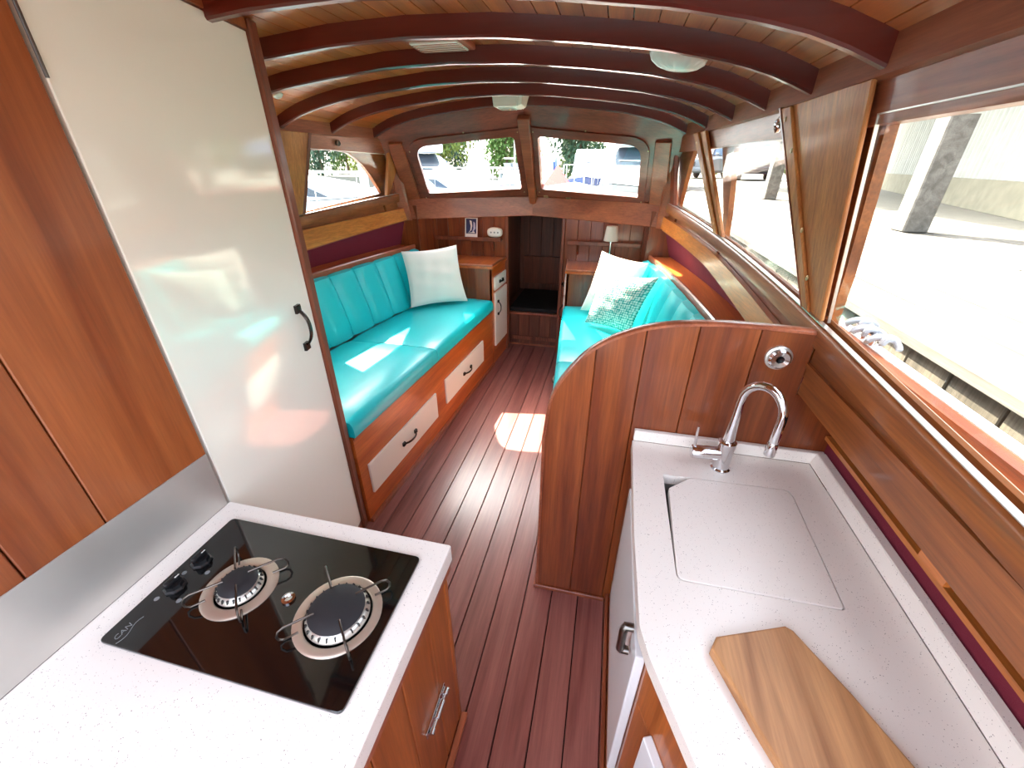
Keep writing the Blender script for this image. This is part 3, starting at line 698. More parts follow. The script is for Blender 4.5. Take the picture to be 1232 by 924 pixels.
# ---- hob
hb = thing('gas_hob', 'black glass two-burner gas hob set into the white worktop', 'hob', (-.587, .407, .80))
prism('glass_plate', roundpoly([(-.838, .2545), (-.336, .2545), (-.336, .5595), (-.838, .5595)], .012, 5), .8003, .807, 'blackg', hb, b=.0015, seg=2)
for (bx, by, rp, rcap) in ((-.668, .405, .072, .034), (-.437, .400, .083, .050)):
    z0 = .807
    bp = lathe('burner_plate', [(0, .0), (rp, .0), (rp, .0015), (rp - .004, .0035), (rcap + .016, .002), (rcap + .014, .0)], (bx, by, z0), 'plate', hb, n=48)
    lathe('burner_ring', [(rcap + .010, .001), (rcap + .010, .004), (rcap + .003, .013), (rcap - .002, .015), (0, .015)], (bx, by, z0), 'alu', bp, n=48)
    lathe('burner_cap', [(rcap + .001, .0145), (rcap + .003, .018), (rcap * .8, .0235), (rcap * .4, .0255), (0, .026)], (bx, by, z0), 'enamel', bp, n=40)
    for q in range(24):
        a = q * math.pi / 12
        c = Vector((bx + (rcap + .0065) * math.cos(a), by + (rcap + .0065) * math.sin(a), z0 + .0105)); dx = Vector((math.cos(a), math.sin(a), 0)); ty = Vector((-math.sin(a), math.cos(a), 0))
        hexa('flame_port', [c + dx * i_ * .0035 + ty * j_ * .0011 + Vector((0, 0, -.003)) for i_, j_ in ((-1, -1), (1, -1), (1, 1), (-1, 1))],
             [c + dx * i_ * .0015 + ty * j_ * .0011 + Vector((0, 0, .0045)) for i_, j_ in ((-1, -1), (1, -1), (1, 1), (-1, 1))], 'knob', bp, b=0)
    for q in range(4):
        a = math.radians(45 + 90 * q); dx = Vector((math.cos(a), math.sin(a), 0)); c = Vector((bx, by, z0))
        R1 = rp + .020
        pth = [c + dx * (rp - .012) + Vector((0, 0, .004)), c + dx * (R1 - .008) + Vector((0, 0, .003)), c + dx * (R1 - .001) + Vector((0, 0, .008)), c + dx * (R1 + .001) + Vector((0, 0, .018)),
               c + dx * (R1 - .004) + Vector((0, 0, .030)), c + dx * (R1 - .014) + Vector((0, 0, .035)), c + dx * (rcap - .012) + Vector((0, 0, .034))]
        tube('pan_support', pth, .0022, 'wire', hb, n=8)
for ky in (.437, .375):
    kb = lathe('control_knob', [(.0, 0), (.020, 0), (.021, .003), (.017, .006), (.0165, .014), (.0, .0145)], (-.800, ky, .807), 'knob', hb, n=8, smooth=False)
    box('grip', -.8055, -.7945, ky - .015, ky + .015, .8212, .832, 'knob', kb, b=.003, seg=2)
    box('pointer', -.7955, -.7935, ky + .004, ky + .013, .8322, .8328, 'card', kb, b=0)
for (px, py) in ((-.765, .418), (-.765, .352), (-.812, .406), (-.812, .345)):
    lathe('print_mark', [(0, 0), (.005, 0), (.005, .0004), (0, .0004)], (px, py, .807), 'grey', hb, n=14)
lathe('centre_bolt', [(0, 0), (.013, 0), (.013, .004), (.008, .0055), (.0075, .002), (0, .002)], (-.553, .405, .807), 'chrome', hb, n=24)
# maker's lettering with a swoosh
fc_ = bpy.data.curves.new('maker_mark', 'FONT'); fc_.body = 'CAN'; fc_.size = .0145; fc_.extrude = .0002; fc_.shear = .25
to = bpy.data.objects.new('maker_tmp', fc_); COL.objects.link(to)
bpy.context.view_layer.update()
me = bpy.data.meshes.new_from_object(to.evaluated_get(bpy.context.evaluated_depsgraph_get())); bpy.data.objects.remove(to, do_unlink=True)
me.transform(Matrix.Translation((-.805, .262, .8074)) @ Matrix.Rotation(math.radians(90), 4, 'Z'))
link('maker_mark', me, 'grey', hb)
tube('swoosh', [(-.7995 + .004 * math.sin(t * 6.0), .258 + .052 * t, .8073) for t in np.linspace(0, 1, 14)], .0007, 'grey', hb, n=6)

# ================================================================== STARBOARD GALLEY
bk = thing('galley_bulkhead', 'curved-top mahogany plank partition between galley and settee', 'partition', (.2, 1.13, 0))
crv = [(-.146, 0), (-.146, .70), (-.144, .788), (-.125, .936), (-.067, 1.045), (-.001, 1.118), (.086, 1.168), (.171, 1.195), (.27, 1.208), (.376, 1.212), (.55, 1.207)]
cv = []
for i in range(len(crv) - 1):                               # smooth the curve
    p0 = Vector(crv[max(i - 1, 0)]); p1 = Vector(crv[i]); p2 = Vector(crv[i + 1]); p3 = Vector(crv[min(i + 2, len(crv) - 1)])
    if i < 1: cv.append(tuple(p1)); continue
    for t in (0, .25, .5, .75):
        cv.append(tuple(.5 * ((2 * p1) + (p2 - p0) * t + (2 * p0 - 5 * p1 + 4 * p2 - p3) * t * t + (3 * p1 - p0 - 3 * p2 + p3) * t ** 3)))
cv.append(crv[-1])
def topz(x):
    best = 1.2
    for (a, b_), (c, d_) in zip(cv, cv[1:]):
        if a <= x <= c and c > a: best = b_ + (d_ - b_) * (x - a) / (c - a)
    return best
gx = [-.146, -.005, .127, .262, .412, .545]
for i, (a, b_) in enumerate(zip(gx, gx[1:])):
    if i == 0: pts = [(x, z - .004) for x, z in cv if x < b_ - .004] + [(b_ - .001, topz(b_) - .004), (b_ - .001, 0)]; pts = [(max(x, a + .003), max(z, 0)) for x, z in pts]
    else:
        xs_ = [a + .001] + [x for x, z in cv if a + .004 < x < b_ - .004] + [b_ - .001]
        pts = [(a + .001, 0)] + [(x, topz(x) - .004) for x in xs_] + [(b_ - .001, 0)]
        if i == 4: pts = pts[:-1] + [(b_ - .001, 1.03), (.72, 1.03), (.72, 0)]
    prism('plank', pts, 1.122, 1.137, 'bulk', bk, plane='xz', b=.002)
prism('core', [(max(x, -.143), max(0, z - .006)) for x, z in cv] + [(.545, 1.03), (.72, 1.03), (.72, 0)], 1.1372, 1.148, 'bulk', bk, plane='xz', b=0)
rings = []
for i, p in enumerate(cv):
    a = Vector(cv[max(i - 1, 0)]); c = Vector(cv[min(i + 1, len(cv) - 1)]); t = (c - a).normalized(); nn = Vector((-t.y, t.x))
    q = Vector(p); rings.append([(q.x + nn.x * h, Y, q.y + nn.y * h) for h, Y in ((-.004, 1.118), (.003, 1.118), (.006, 1.123), (.006, 1.147), (.003, 1.152), (-.004, 1.152))])
loft('edge_capping', rings, 'trim', bk)
box('skirting', -.150, .135, 1.112, 1.122, 0, .018, 'trim', bk, b=.002)
box('skirting', -.158, -.147, 1.112, 1.158, 0, .018, 'trim', bk, b=.002)

rc = thing('sink_cabinet', 'galley cabinet under the sink with white doors and angled end', 'cabinet', (.4, .6, 0))
prism('carcass', [(.152, 1.118), (.152, .462), (.218, .30), (.345, -.01), (.40, -.5), (.63, -.5), (.63, 1.118)], 0, .64, 'cabl', rc, b=.002)
box('skirting', .138, .150, .46, 1.118, 0, .05, 'trim', rc, b=.002)
prism('upper_frame', [(.152, 1.118), (.152, .462), (.218, .30), (.345, -.01), (.40, -.5), (.42, -.5), (.365, -.005), (.238, .305), (.172, .466), (.172, 1.118)], .64, .784, 'cabl', rc, b=0)
wd = box('door', .132, .151, .475, .945, .285, .765, 'wdoor', rc, b=.003, seg=2)
tube('handle', [(.128, .520, .705), (.112, .520, .705), (.110, .517, .712), (.110, .517, .775), (.112, .520, .782), (.128, .520, .782)], .0085, 'satin', wd, n=10)
av = Vector((.062, -.152, 0)).normalized(); an = Vector((-av.y * -1, av.x * -1, 0)); an = Vector((av.y, -av.x, 0))
a0 = Vector((.152, .462, 0))
def AQ(a, t, z): return a0 + av * a + an * t + Vector((0, 0, z))
hexa('angled_door', [AQ(.06, .0, .12), AQ(.42, .0, .12), AQ(.42, .018, .12), AQ(.06, .018, .12)], [AQ(.06, 0, .655), AQ(.42, 0, .655), AQ(.42, .018, .655), AQ(.06, .018, .655)], 'wdoor', rc, b=.002)

# worktop with the lid recess cut through
tp = thing('sink_worktop', 'speckled white worktop with low upstands and sink opening', 'worktop', (.4, .6, .785))
ob = roundpoly([(.136, 1.104), (.130, .73), (.133, .50), (.148, .445), (.205, .305), (.330, -.005), (.385, -.5), (.634, -.5), (.634, 1.104)], [0, 0, .05, .02, 0, 0, 0, 0, 0], 5)
lid = roundpoly([(.214, .621), (.525, .624), (.540, .969), (.216, .957)], [.016, .012, .022, .002], 5)
def shrink(pl, k):
    c = Vector((sum(p[0] for p in pl) / len(pl), sum(p[1] for p in pl) / len(pl))); return [tuple(c + (Vector(p) - c) * k) for p in pl]
panel('top', ob, [shrink(lid, 1.008)], lambda a, b_, t: (a, b_, t), .786, .82, 'stone', tp, s=.2)
rim = lid
prism('sink_bowl_floor', shrink(lid, .97), .65, .66, 'satin', tp, b=0)
loft('sink_bowl', [[(x, y, z) for x, y in shrink(lid, k_)] for k_, z in ((.97, .655), (1.0, .79), (1.02, .79), (.99, .65))], 'steel', tp)
prism('upstand', [(.139, 1.104), (.139, 1.120), (.665, 1.120), (.665, 1.090), (.634, 1.104)], .82, .858, 'stone', tp, b=.002)
hexa('upstand', [(.634, -.5, .82), (.664, -.5, .82), (.664, 1.104, .82), (.634, 1.104, .82)], [(.640, -.5, .862), (.664, -.5, .862), (.664, 1.104, .862), (.640, 1.104, .862)], 'stone', tp, b=.002)
ld = [p for p in lid if not (p[0] < .23 and p[1] > .95)]
ld = roundpoly([(.214, .621), (.525, .624), (.540, .969), (.285, .959), (.225, .905)], [.016, .012, .022, .012, .012], 5)
tag(prism('sink_board', shrink(ld, .996), .800, .8205, 'stone', b=.0015), 'flush speckled white board covering the sink, one corner cut', 'sink cover')

# chopping board
Q = [(.249, .476), (.262, .500), (.388, .549), (.400, .543), (.455, .452), (.520, .325), (.60, .16), (.43, .07), (.355, .24), (.292, .372)]
bm0 = prism('chopping_board', [(x, y) for x, y in Q], .8203, .842, 'board', b=.004, seg=2)
tag(bm0, 'worn wooden chopping board with a live edge on the sink worktop', 'chopping board')

# tap
tpz = thing('mixer_tap', 'chrome swan-neck mixer tap standing behind the sink lid', 'tap', (.376, 1.025, .82))
b0 = Vector((.376, 1.025, .8205))
lathe('tap_body', [(0, 0), (.026, 0), (.027, .004), (.022, .008), (.0215, .070), (.024, .078), (.024, .092), (.019, .096), (0, .096)], b0, 'chrome', tpz, n=28)
dirv = Vector((.072, -.080, 0)); Lr = dirv.length; dn = dirv.normalized()
pth = [b0 + Vector((0, 0, .09)), b0 + Vector((0, 0, .15)), b0 + Vector((0, 0, .215))]; rad = [.0155, .0135, .0115]
for i in range(1, 13):
    a = math.pi * i / 12; pth.append(b0 + dn * (Lr / 2 * (1 - math.cos(a))) + Vector((0, 0, .225 + .062 * math.sin(a)))); rad.append(.0112)
for dz in (.19, .155): pth.append(b0 + dirv + Vector((0, 0, dz))); rad.append(.0112)
tube('spout', pth, rad, 'chrome', tpz, n=18)
lathe('aerator', [(0, 0), (.0125, 0), (.013, .002), (.013, .036), (.0122, .038), (0, .038)], b0 + dirv + Vector((0, 0, .120)), 'chrome', tpz, n=20)
lathe('mixer_barrel', [(0, 0), (.0195, 0), (.0195, .040), (.0185, .041), (.0185, .043), (.0195, .044), (.0195, .070), (.017, .074), (0, .075)], b0 + Vector((-.014, -.002, .050)), 'chrome', tpz, axis=(-1, -.05, -.02), n=26)
tube('lever', [b0 + Vector((-.082, -.006, .066)), b0 + Vector((-.084, -.008, .10)), b0 + Vector((-.086, -.010, .135))], [.0036, .0036, .0032], 'chrome', tpz, n=10)

sk_ = thing('wall_socket', 'round chrome twelve-volt socket on the galley partition', 'socket', (.468, 1.12, 1.134))
lathe('backing_ring', [(0, 0), (.033, 0), (.033, .006), (.030, .008), (0, .008)], (.468, 1.1215, 1.134), 'alu', sk_, axis=(0, -1, 0))
lathe('chrome_face', [(.027, .008), (.027, .016), (.022, .020), (.010, .018), (.009, .008), (0, .008)], (.468, 1.1215, 1.134), 'chrome', sk_, axis=(0, -1, 0))
lathe('socket_hole', [(0, .0085), (.0085, .0085), (.0085, .0165), (0, .010)], (.473, 1.1215, 1.130), 'knob', sk_, axis=(0, -1, 0), n=16)

# ================================================================== SALOON, both sides
def fx(Y): return -1.019 + (Y - 1.235) * .0587            # port settee front
def mir(s, x): return x if s < 0 else 2 * CX - x
def fq(s, Y, t=0.0): return fx(Y) + t if s < 0 else -.138 - .0800 * (Y - 1.15) - t      # settee front, t towards the gangway
def sh(name, s, a, c, z0, z1, t0, t1, mat, parent, b=.0015):    # slab on the settee front between stations a..c
    q = lambda Y, t, z: (fq(s, Y, t), Y, z)
    return hexa(name, [q(a, t0, z0), q(c, t0, z0), q(c, t1, z0), q(a, t1, z0)], [q(a, t0, z1), q(c, t0, z1), q(c, t1, z1), q(a, t1, z1)], mat, parent, b)
def nout(s): return Vector((1 if s < 0 else -1, -.0587, 0)).normalized()
for s in (-1, 1):
    sd = 'port' if s < 0 else 'starboard'
    ys = 1.28 if s < 0 else 1.156
    bs = thing('settee_base', ('mahogany settee base with two white drawers on the port side' if s < 0 else 'mahogany settee base behind the galley partition, starboard side'), 'settee', (mir(s, -1.2), 2.2, 0), 'settee bases')
    sh('front_panel', s, ys, 3.19, .0, .505, -.02, 0, 'settee', bs)
    q = [(fq(s, ys, -.02), ys, 0), (fq(s, 3.19, -.02), 3.19, 0), (sx(3.19, .5, s, -.03), 3.19, 0), (sx(ys, .5, s, -.03), ys, 0)]
    hexa('seat_board', [(x, y_, .485) for x, y_, z in q], [(x, y_, .503) for x, y_, z in q], 'settee', bs, b=0)
    sh('front_edge', s, ys, 3.185, .498, .510, 0, .008, 'trim', bs)
    sh('skirting', s, ys, 3.19, .0, .022, 0, .016, 'trim', bs)
    for a, c in ((1.337, 2.062), (2.205, 2.925)):
        dw = sh('drawer', s, a, c, .145 + .015 * (a > 2), .320 + .02 * (a > 2), 0, .012, 'white', bs, b=.002)
        m = (a + c) / 2
        handle(dw, (fq(s, m, .012), m, .232 + .012 * (a > 2)), (0.0587 * -s, 1, 0), nout(s), L=.13, r=.007)
    # seat cushions, one mesh each with a soft top
    for (a, c) in ((ys + .003, 2.125), (2.131, 3.185)):
        bm = bmesh.new(); n = 14; rows = []
        for i in range(n + 1):
            Y = a + (c - a) * i / n
            x0, x1 = fq(s, Y, .010), sx(Y, .6, s, -.200)
            rows.append((Y, x0, x1))
        prof = [(0, .512), (-.004, .53), (0, .578), (.012, .596), (.03, .602), (.30, .606), (.7, .606), (.97, .602), (1, .59), (1, .512)]
        R = []
        for i, (Y, x0, x1) in enumerate(rows):
            e = min(i, n - i); dz = -.010 if e == 0 else 0
            r = []
            for k_, (t, z) in enumerate(prof):
                if .0 <= t <= .03 or t < 0: x = x0 + (1 if x1 > x0 else -1) * (t if t <= .03 else 0)
                else: x = x0 + (x1 - x0) * t
                r.append(bm.verts.new((x, Y, z + (dz if z > .57 else 0))))
            R.append(r)
        for p, q_ in zip(R, R[1:]):
            for k_ in range(len(prof)): kk = (k_ + 1) % len(prof); bm.faces.new((p[k_], p[kk], q_[kk], q_[k_]))
        bm.faces.new(R[0]); bm.faces.new(R[-1][::-1])
        o = frombm('seat_cushion', bm, 'teal', None, True)
        wh = ('nearest the wardrobe' if a < 2 else 'ending at the white-doored locker') if s < 0 else ('just behind the galley partition' if a < 2 else 'under the two pillows')
        tag(o, 'flat turquoise vinyl seat cushion on the %s settee, %s' % (sd, wh), 'cushion', 'turquoise seat cushions')
    # back cushion in upright padded channels
    bc = thing('back_cushion', 'turquoise channelled vinyl back cushion of the %s settee' % sd, 'cushion', (sx(2.2, .6, s, -.16), 2.2, .6), 'turquoise back cushions')
    seams = [3.178, 3.09, 2.87, 2.645, 2.42, 2.20, 1.98, 1.76, 1.54, 1.32, 1.165]
    seams = [q for q in seams if q > ys + .05] + [ys + .004]
    for hi_, lo_ in zip(seams, seams[1:]):
        rings = []; n = 8
        for i in range(n + 1):
            t = i / n; Y = lo_ + .0015 + (hi_ - lo_ - .003) * t; bul = (1 - (2 * t - 1) ** 4) * .020
            pr = []
            for o_, z in ((-.185, .607), (-.170, .70), (-.145, .80), (-.118, .90), (-.100, .955), (-.088, .976), (-.072, .984), (-.060, .974), (-.058, .90), (-.11, .607)):
                infront = o_ < -.075 and z > .6 and not (o_ == -.11)
                up = .006 * (1 - (2 * t - 1) ** 4) if z > .97 else 0
                pr.append((sx(Y, .9, s, o_ - (bul if infront else 0)), Y, z + up - .006))
            rings.append(pr)
        loft('channel', rings, 'teal', bc)
    # locker / dresser at the forward end
    dl = thing('dresser', ('mahogany end locker with white drawer and door, port side' if s < 0 else 'mahogany end locker behind the pillows, starboard side'), 'locker', (mir(s, -1.2), 3.4, 0), 'end lockers')
    sh('side_panel', s, 3.197, 3.572, 0, .845, -.02, 0, 'settee', dl)
    xa = fq(s, 3.197); xb = sx(3.25, .85, s, .02)
    for i in range(5):
        p, q_ = sorted((xa + (xb - xa) * i / 5, xa + (xb - xa) * (i + 1) / 5))
        box('aft_board', p + .0006, q_ - .0006, 3.197, 3.215, .0, .845, 'bulk', dl, b=.0012)
    tpx = [(fq(s, 3.185, .014), 3.185), (fq(s, 3.185, -.03), 3.18), (xb, 3.18), (sx(3.5, .85, s, -.02), 3.597), (fq(s, 3.58, .012), 3.597)]
    prism('top', tpx, .846, .866, 'settee', dl, b=.003)
    sh('fiddle_rail', s, 3.19, 3.572, .866, .884, -.004, .010, 'trim', dl, b=.003)
    p, q_ = sorted((fq(s, 3.19, .010), xb)); box('fiddle_rail', p, q_, 3.182, 3.196, .866, .880, 'trim', dl, b=.003)
    dw = sh('drawer', s, 3.238, 3.545, .662, .770, 0, .014, 'white', dl, b=.002)
    handle(dw, (fq(s, 3.39, .014), 3.39, .715), (.0587 * -s, 1, 0), nout(s), L=.075, r=.008, h=.02)
    do = sh('door', s, 3.240, 3.565, .165, .640, 0, .014, 'white', dl, b=.002)
    handle(do, (fq(s, 3.30, .014), 3.30, .50), (0, 0, 1), nout(s), L=.11, r=.007)
    # shelf on the forward wall
    sf = thing('wall_shelf', ('small dark shelf carrying a picture card, port side' if s < 0 else 'small dark shelf by the table lamp, starboard side'), 'shelf', (mir(s, -1.2), 3.58, 1.0), 'wall shelves')
    p, q_ = sorted((mir(s, -1.50), mir(s, -.915)))
    box('shelf_board', p, q_, 3.525, 3.600, 1.005, 1.020, 'ward', sf, b=.002)
    box('fiddle', p, q_, 3.518, 3.528, 1.005, 1.036, 'ward', sf, b=.002)
    m = mir(s, -1.0); prism('bracket', [(3.600, 1.005), (3.54, 1.005), (3.600, .915)], m - .009, m + .009, 'ward', sf, plane='yz', b=.001)

# things on shelves
pc = thing('picture_card', 'small white-bordered card with a white sail on navy', 'picture', (-1.185, 3.565, 1.02))
def PCP(x, z, t): return (-1.185 + x, 3.552 + (z - 1.02) * .16 - t, z)
hexa('card', [PCP(-.056, 1.021, 0), PCP(.056, 1.021, 0), PCP(.056, 1.021, -.006), PCP(-.056, 1.021, -.006)], [PCP(-.056, 1.185, 0), PCP(.056, 1.185, 0), PCP(.056, 1.185, -.006), PCP(-.056, 1.185, -.006)], 'card', pc, b=.001)
def flat(name, pts, t, mat, parent):
    bm = bmesh.new(); A = [bm.verts.new(PCP(x, z, t)) for x, z in pts]; B = [bm.verts.new(PCP(x, z, t - .0008)) for x, z in pts]
    bm.faces.new(A); bm.faces.new(B[::-1])
    for i in range(len(pts)): j = (i + 1) % len(pts); bm.faces.new((A[i], B[i], B[j], A[j]))
    return frombm(name, bm, mat, parent)
flat('print_field', [(-.046, 1.058), (.046, 1.058), (.046, 1.177), (-.046, 1.177)], .001, 'navy', pc)
flat('print_sail', [(-.016, 1.165), (.004, 1.160), (.010, 1.120), (.002, 1.085), (-.026, 1.066), (-.008, 1.085), (-.004, 1.12)], .0018, 'card', pc)
flat('print_sail', [(.020, 1.155), (.034, 1.145), (.040, 1.10), (.020, 1.075), (.008, 1.070), (.020, 1.10)], .0018, 'paleblue', pc)
flat('print_sail', [(-.036, 1.064), (.036, 1.064), (.026, 1.078), (.006, 1.070)], .002, 'card', pc)
ov = thing('barometer', 'small oval ivory instrument at the end of the port shelf', 'instrument', (-.972, 3.55, 1.036))
def oval(w_, h_): return [(math.copysign(abs(math.cos(a)) ** .75, math.cos(a)) * w_, math.copysign(abs(math.sin(a)) ** .75, math.sin(a)) * h_) for a in np.linspace(0, 2 * math.pi, 33)[:-1]]
prism('case', [(-.972 + x, 1.0765 + z) for x, z in oval(.066, .040)], 3.545, 3.575, 'plastic', ov, plane='xz', b=.006, seg=2)
prism('face', [(-.972 + x, 1.0765 + z) for x, z in oval(.054, .029)], 3.543, 3.546, 'card', ov, plane='xz', b=0)
for x in (-.03, 0, .03): lathe('dial_mark', [(0, 0), (.007, 0), (.007, .001), (0, .001)], (-.972 + x, 3.543, 1.0765), 'grey', ov, axis=(0, -1, 0), n=14)
lp = thing('table_lamp', 'small table lamp with pale tapered shade on the starboard locker', 'lamp', (.003, 3.42, .866))
lathe('base', [(0, 0), (.038, 0), (.038, .006), (.016, .020), (.010, .05), (.0, .05)], (.003, 3.42, .8665), 'plastic', lp)
lathe('stem', [(0, .045), (.007, .045), (.007, .23), (0, .23)], (.003, 3.42, .866), 'chrome', lp, n=14)
rr = [[(.003 + r * math.cos(a), 3.42 + r * math.sin(a), z) for a in np.linspace(0, 2 * math.pi, 33)[:-1]] for r, z in ((.056, 1.066), (.042, 1.172), (.040, 1.172), (.054, 1.066))]
loft('shade', rr + [rr[0]], 'shade', lp, cap=False)

# pillows
def pillow(name, BL, BR, TR, TL, th, mat, label, wr=.004, group=None):
    BL, BR, TR, TL = map(Vector, (BL, BR, TR, TL)); n = 30
    nn = (BR - BL).cross(TL - BL).normalized(); bm = bmesh.new(); uvl = bm.loops.layers.uv.new('UVMap'); G = {}
    def pos(i, j, side):
        u, v = 2 * i / n - 1, 2 * j / n - 1
        uu = u * (1 - .075 * (1 - v * v)); vv = v * (1 - .075 * (1 - u * u))
        p = (BL * (1 - uu) * (1 - vv) + BR * (1 + uu) * (1 - vv) + TR * (1 + uu) * (1 + vv) + TL * (1 - uu) * (1 + vv)) / 4
        h = th * (max(0, (1 - u ** 2) * (1 - v ** 2))) ** .42
        wv = wr * (math.sin(7 * u + 3 * v) * math.cos(5 * v - 4 * u) + .6 * math.sin(13 * v + 2 * u)) * (1 - u ** 4) * (1 - v ** 4)
        return p + nn * (side * h + wv * side)
    F = {}; Bk = {}
    for i in range(n + 1):
        for j in range(n + 1):
            F[i, j] = bm.verts.new(pos(i, j, 1)); Bk[i, j] = F[i, j] if i in (0, n) or j in (0, n) else bm.verts.new(pos(i, j, -1))
    for i in range(n):
        for j in range(n):
            for D, ix in ((F, ((i, j), (i + 1, j), (i + 1, j + 1), (i, j + 1))), (Bk, ((i, j + 1), (i + 1, j + 1), (i + 1, j), (i, j)))):
                try: f = bm.faces.new([D[k_] for k_ in ix])
                except ValueError: continue
                for lo, k_ in zip(f.loops, ix): lo[uvl].uv = (k_[0] / n, k_[1] / n)
    o = frombm(name, bm, mat, None, True)
    return tag(o, label, 'pillow', group)
pillow('pillow', (-1.433, 2.78, .615), (-1.068, 3.05, .615), (-1.155, 3.10, 1.04), (-1.515, 2.88, 1.012), .062, 'cotton', 'plain off-white cotton pillow alone on the port settee', group='pillows')
pillow('pillow', (-.165, 3.02, .62), (.17, 2.84, .62), (.27, 2.93, 1.005), (-.05, 3.06, 1.05), .058, 'cotton', 'plain white pillow leaning behind the knitted one', group='pillows')
pillow('pillow', (-.112, 2.745, .622), (.183, 2.575, .622), (.315, 2.62, .985), (-.033, 2.84, .945), .062, 'knit', 'teal and white knitted pillow on the starboard settee', wr=.002, group='pillows')

# ---- ceiling fittings
cl = thing('ceiling_lamp', 'oval pressed-glass ceiling lamp between the beams', 'lamp', (.13, 1.575, 1.87))
lc = Vector((.135, 1.57, 1.0)); zt = 1.878
def lring(f, z, rib): return [(lc.x + f * .085 * math.cos(a) * (1 + rib * math.cos(22 * a)), lc.y + f * .060 * math.sin(a) * (1 + rib * math.cos(22 * a)), z - .13 * (f * .085 * math.cos(a))) for a in np.linspace(0, 2 * math.pi, 133)[:-1]]
loft('lamp_rim', [lring(1.04, zt + .03, 0), lring(1.06, zt + .004, 0), lring(1.0, zt - .002, 0), lring(.95, zt, 0)], 'alu', cl)
loft('lamp_glass', [lring(1.0, zt, .0), lring(.98, zt - .014, .012), lring(.88, zt - .030, .02), lring(.66, zt - .042, .03), lring(.36, zt - .049, .04), lring(.08, zt - .052, .0)], 'lens', cl)
ht = thing('roof_vent', 'square pinkish roof vent framed in wood between beams', 'vent', (CX, 1.63, 1.93))
box('vent_frame', -.735, -.530, 1.565, 1.725, 1.934, 1.953, 'trim', ht, b=.003)
box('vent_panel', -.715, -.550, 1.585, 1.705, 1.929, 1.9345, 'plastic', ht, b=.001)
for i in range(6): box('vent_line', -.712, -.553, 1.60 + i * .018, 1.603 + i * .018, 1.9275, 1.929, 'trim', ht, b=0)
rl_ = thing('strip_lamp', 'rectangular ivory cabin lamp on the beam above the windscreen', 'lamp', (-.645, 2.73, 1.87))
hexa('lamp_body', [(-.735, 2.70, 1.875), (-.60, 2.70, 1.875), (-.60, 2.86, 1.875), (-.735, 2.86, 1.875)], [(-.745, 2.69, 1.955), (-.59, 2.69, 1.955), (-.59, 2.87, 1.955), (-.745, 2.87, 1.955)], 'plastic', rl_, b=.004)
hexa('lamp_end', [(-.598, 2.70, 1.875), (-.575, 2.71, 1.885), (-.575, 2.85, 1.885), (-.598, 2.86, 1.875)], [(-.588, 2.69, 1.955), (-.555, 2.70, 1.955), (-.555, 2.86, 1.955), (-.588, 2.87, 1.955)], 'plastic', rl_, b=.003)
box('lamp_lens', -.715, -.625, 2.725, 2.835, 1.869, 1.876, 'lens', rl_, b=.002)
lathe('lamp_switch', [(0, 0), (.006, 0), (.005, .004), (0, .004)], (-.655, 2.775, 1.869), 'brass', rl_, axis=(0, 0, -1), n=12)
sd_ = tag(lathe('spot_lamp', [(0, 0), (.022, 0), (.022, .006), (.012, .014), (0, .014)], (-1.52, 1.92, bz(-.89, 1.92) + .05), 'lens', axis=(.35, 0, -1), n=20), 'tiny round white lamp on the port ceiling boards', 'lamp')

# ================================================================== OUTSIDE
tag(box('harbour_water', -120, 1.5, -40, 42, -.75, -.45, 'water', b=0), 'calm pale harbour water around the moored boats', 'water', kind='stuff')
gd = tag(box('quay_ground', 3.62, 80, -30, 42, -.6, .975, 'ground', b=0), 'pale gravel quay beyond the dock boards', 'ground', kind='structure')
tag(box('far_bank', -120, 80, 42, 90, -.6, .5, 'ground', b=0), 'low far bank of the harbour below the trees', 'ground', kind='structure')
dk = thing('dock', 'weathered grey timber dock alongside the boat', 'dock', (2.4, 6, 1.0), kind='structure')
x = 1.19; i = 0
while x < 3.6:
    for y0_, y1_ in (((-4, 3.3), (3.3, 11), (11, 26)) if i % 2 else ((-4, 6.2), (6.2, 15), (15, 26))):
        box('dock_board', x, x + .260, y0_, y1_ - .006, .955, 1.0 + .004 * ((i * 7) % 3), 'dock', dk, b=.004)
    x += .276; i += 1
y = -2.0
while y < 14:
    wv = .20 + .06 * random.random(); box('fascia_board', 1.215 + .008 * random.random(), 1.26, y, y + wv - .008, -.5, .95, 'dockf', dk, b=.004); y += wv
box('dock_core', 1.27, 3.6, -4, 26, -.5, .95, 'dockf', dk, b=0)
for (px, py, lab) in ((2.95, 5.2, 'nearer square timber post standing on the dock'), (3.0, 9.9, 'farther square timber post on the dock near the cars')):
    pp = thing('dock_post', lab, 'post', (px, py, 1.0), 'dock posts')
    box('post_shaft', px - .11, px + .11, py - .11, py + .11, 1.004, 4.2, 'dock', pp, b=.012)
    box('post_cap', px - .14, px + .14, py - .14, py + .14, 4.2, 4.26, 'dock', pp, b=.01)
    if py < 6: box('strap', px - .114, px + .114, py - .114, py + .114, 2.0, 2.06, 'sheet', pp, b=0)
# unseen canopy roof, added over the posts to shade the shed wall
cn = thing('shade_canopy', 'unseen sheet canopy roof added over the dock posts to shade the shed wall', 'canopy', (4.5, 9, 4.2))
hexa('roof_sheet', [(2.7, 2.0, 4.28), (4.9, 3.0, 4.28), (9.4, 18.4, 4.28), (2.7, 19.0, 4.28)], [(2.7, 2.0, 4.34), (4.9, 3.0, 4.34), (9.4, 18.4, 4.34), (2.7, 19.0, 4.34)], 'sheet', cn, b=0)
box('eaves_beam', 2.86, 3.06, 2.0, 19.0, 4.262, 4.28, 'dock', cn, b=0)
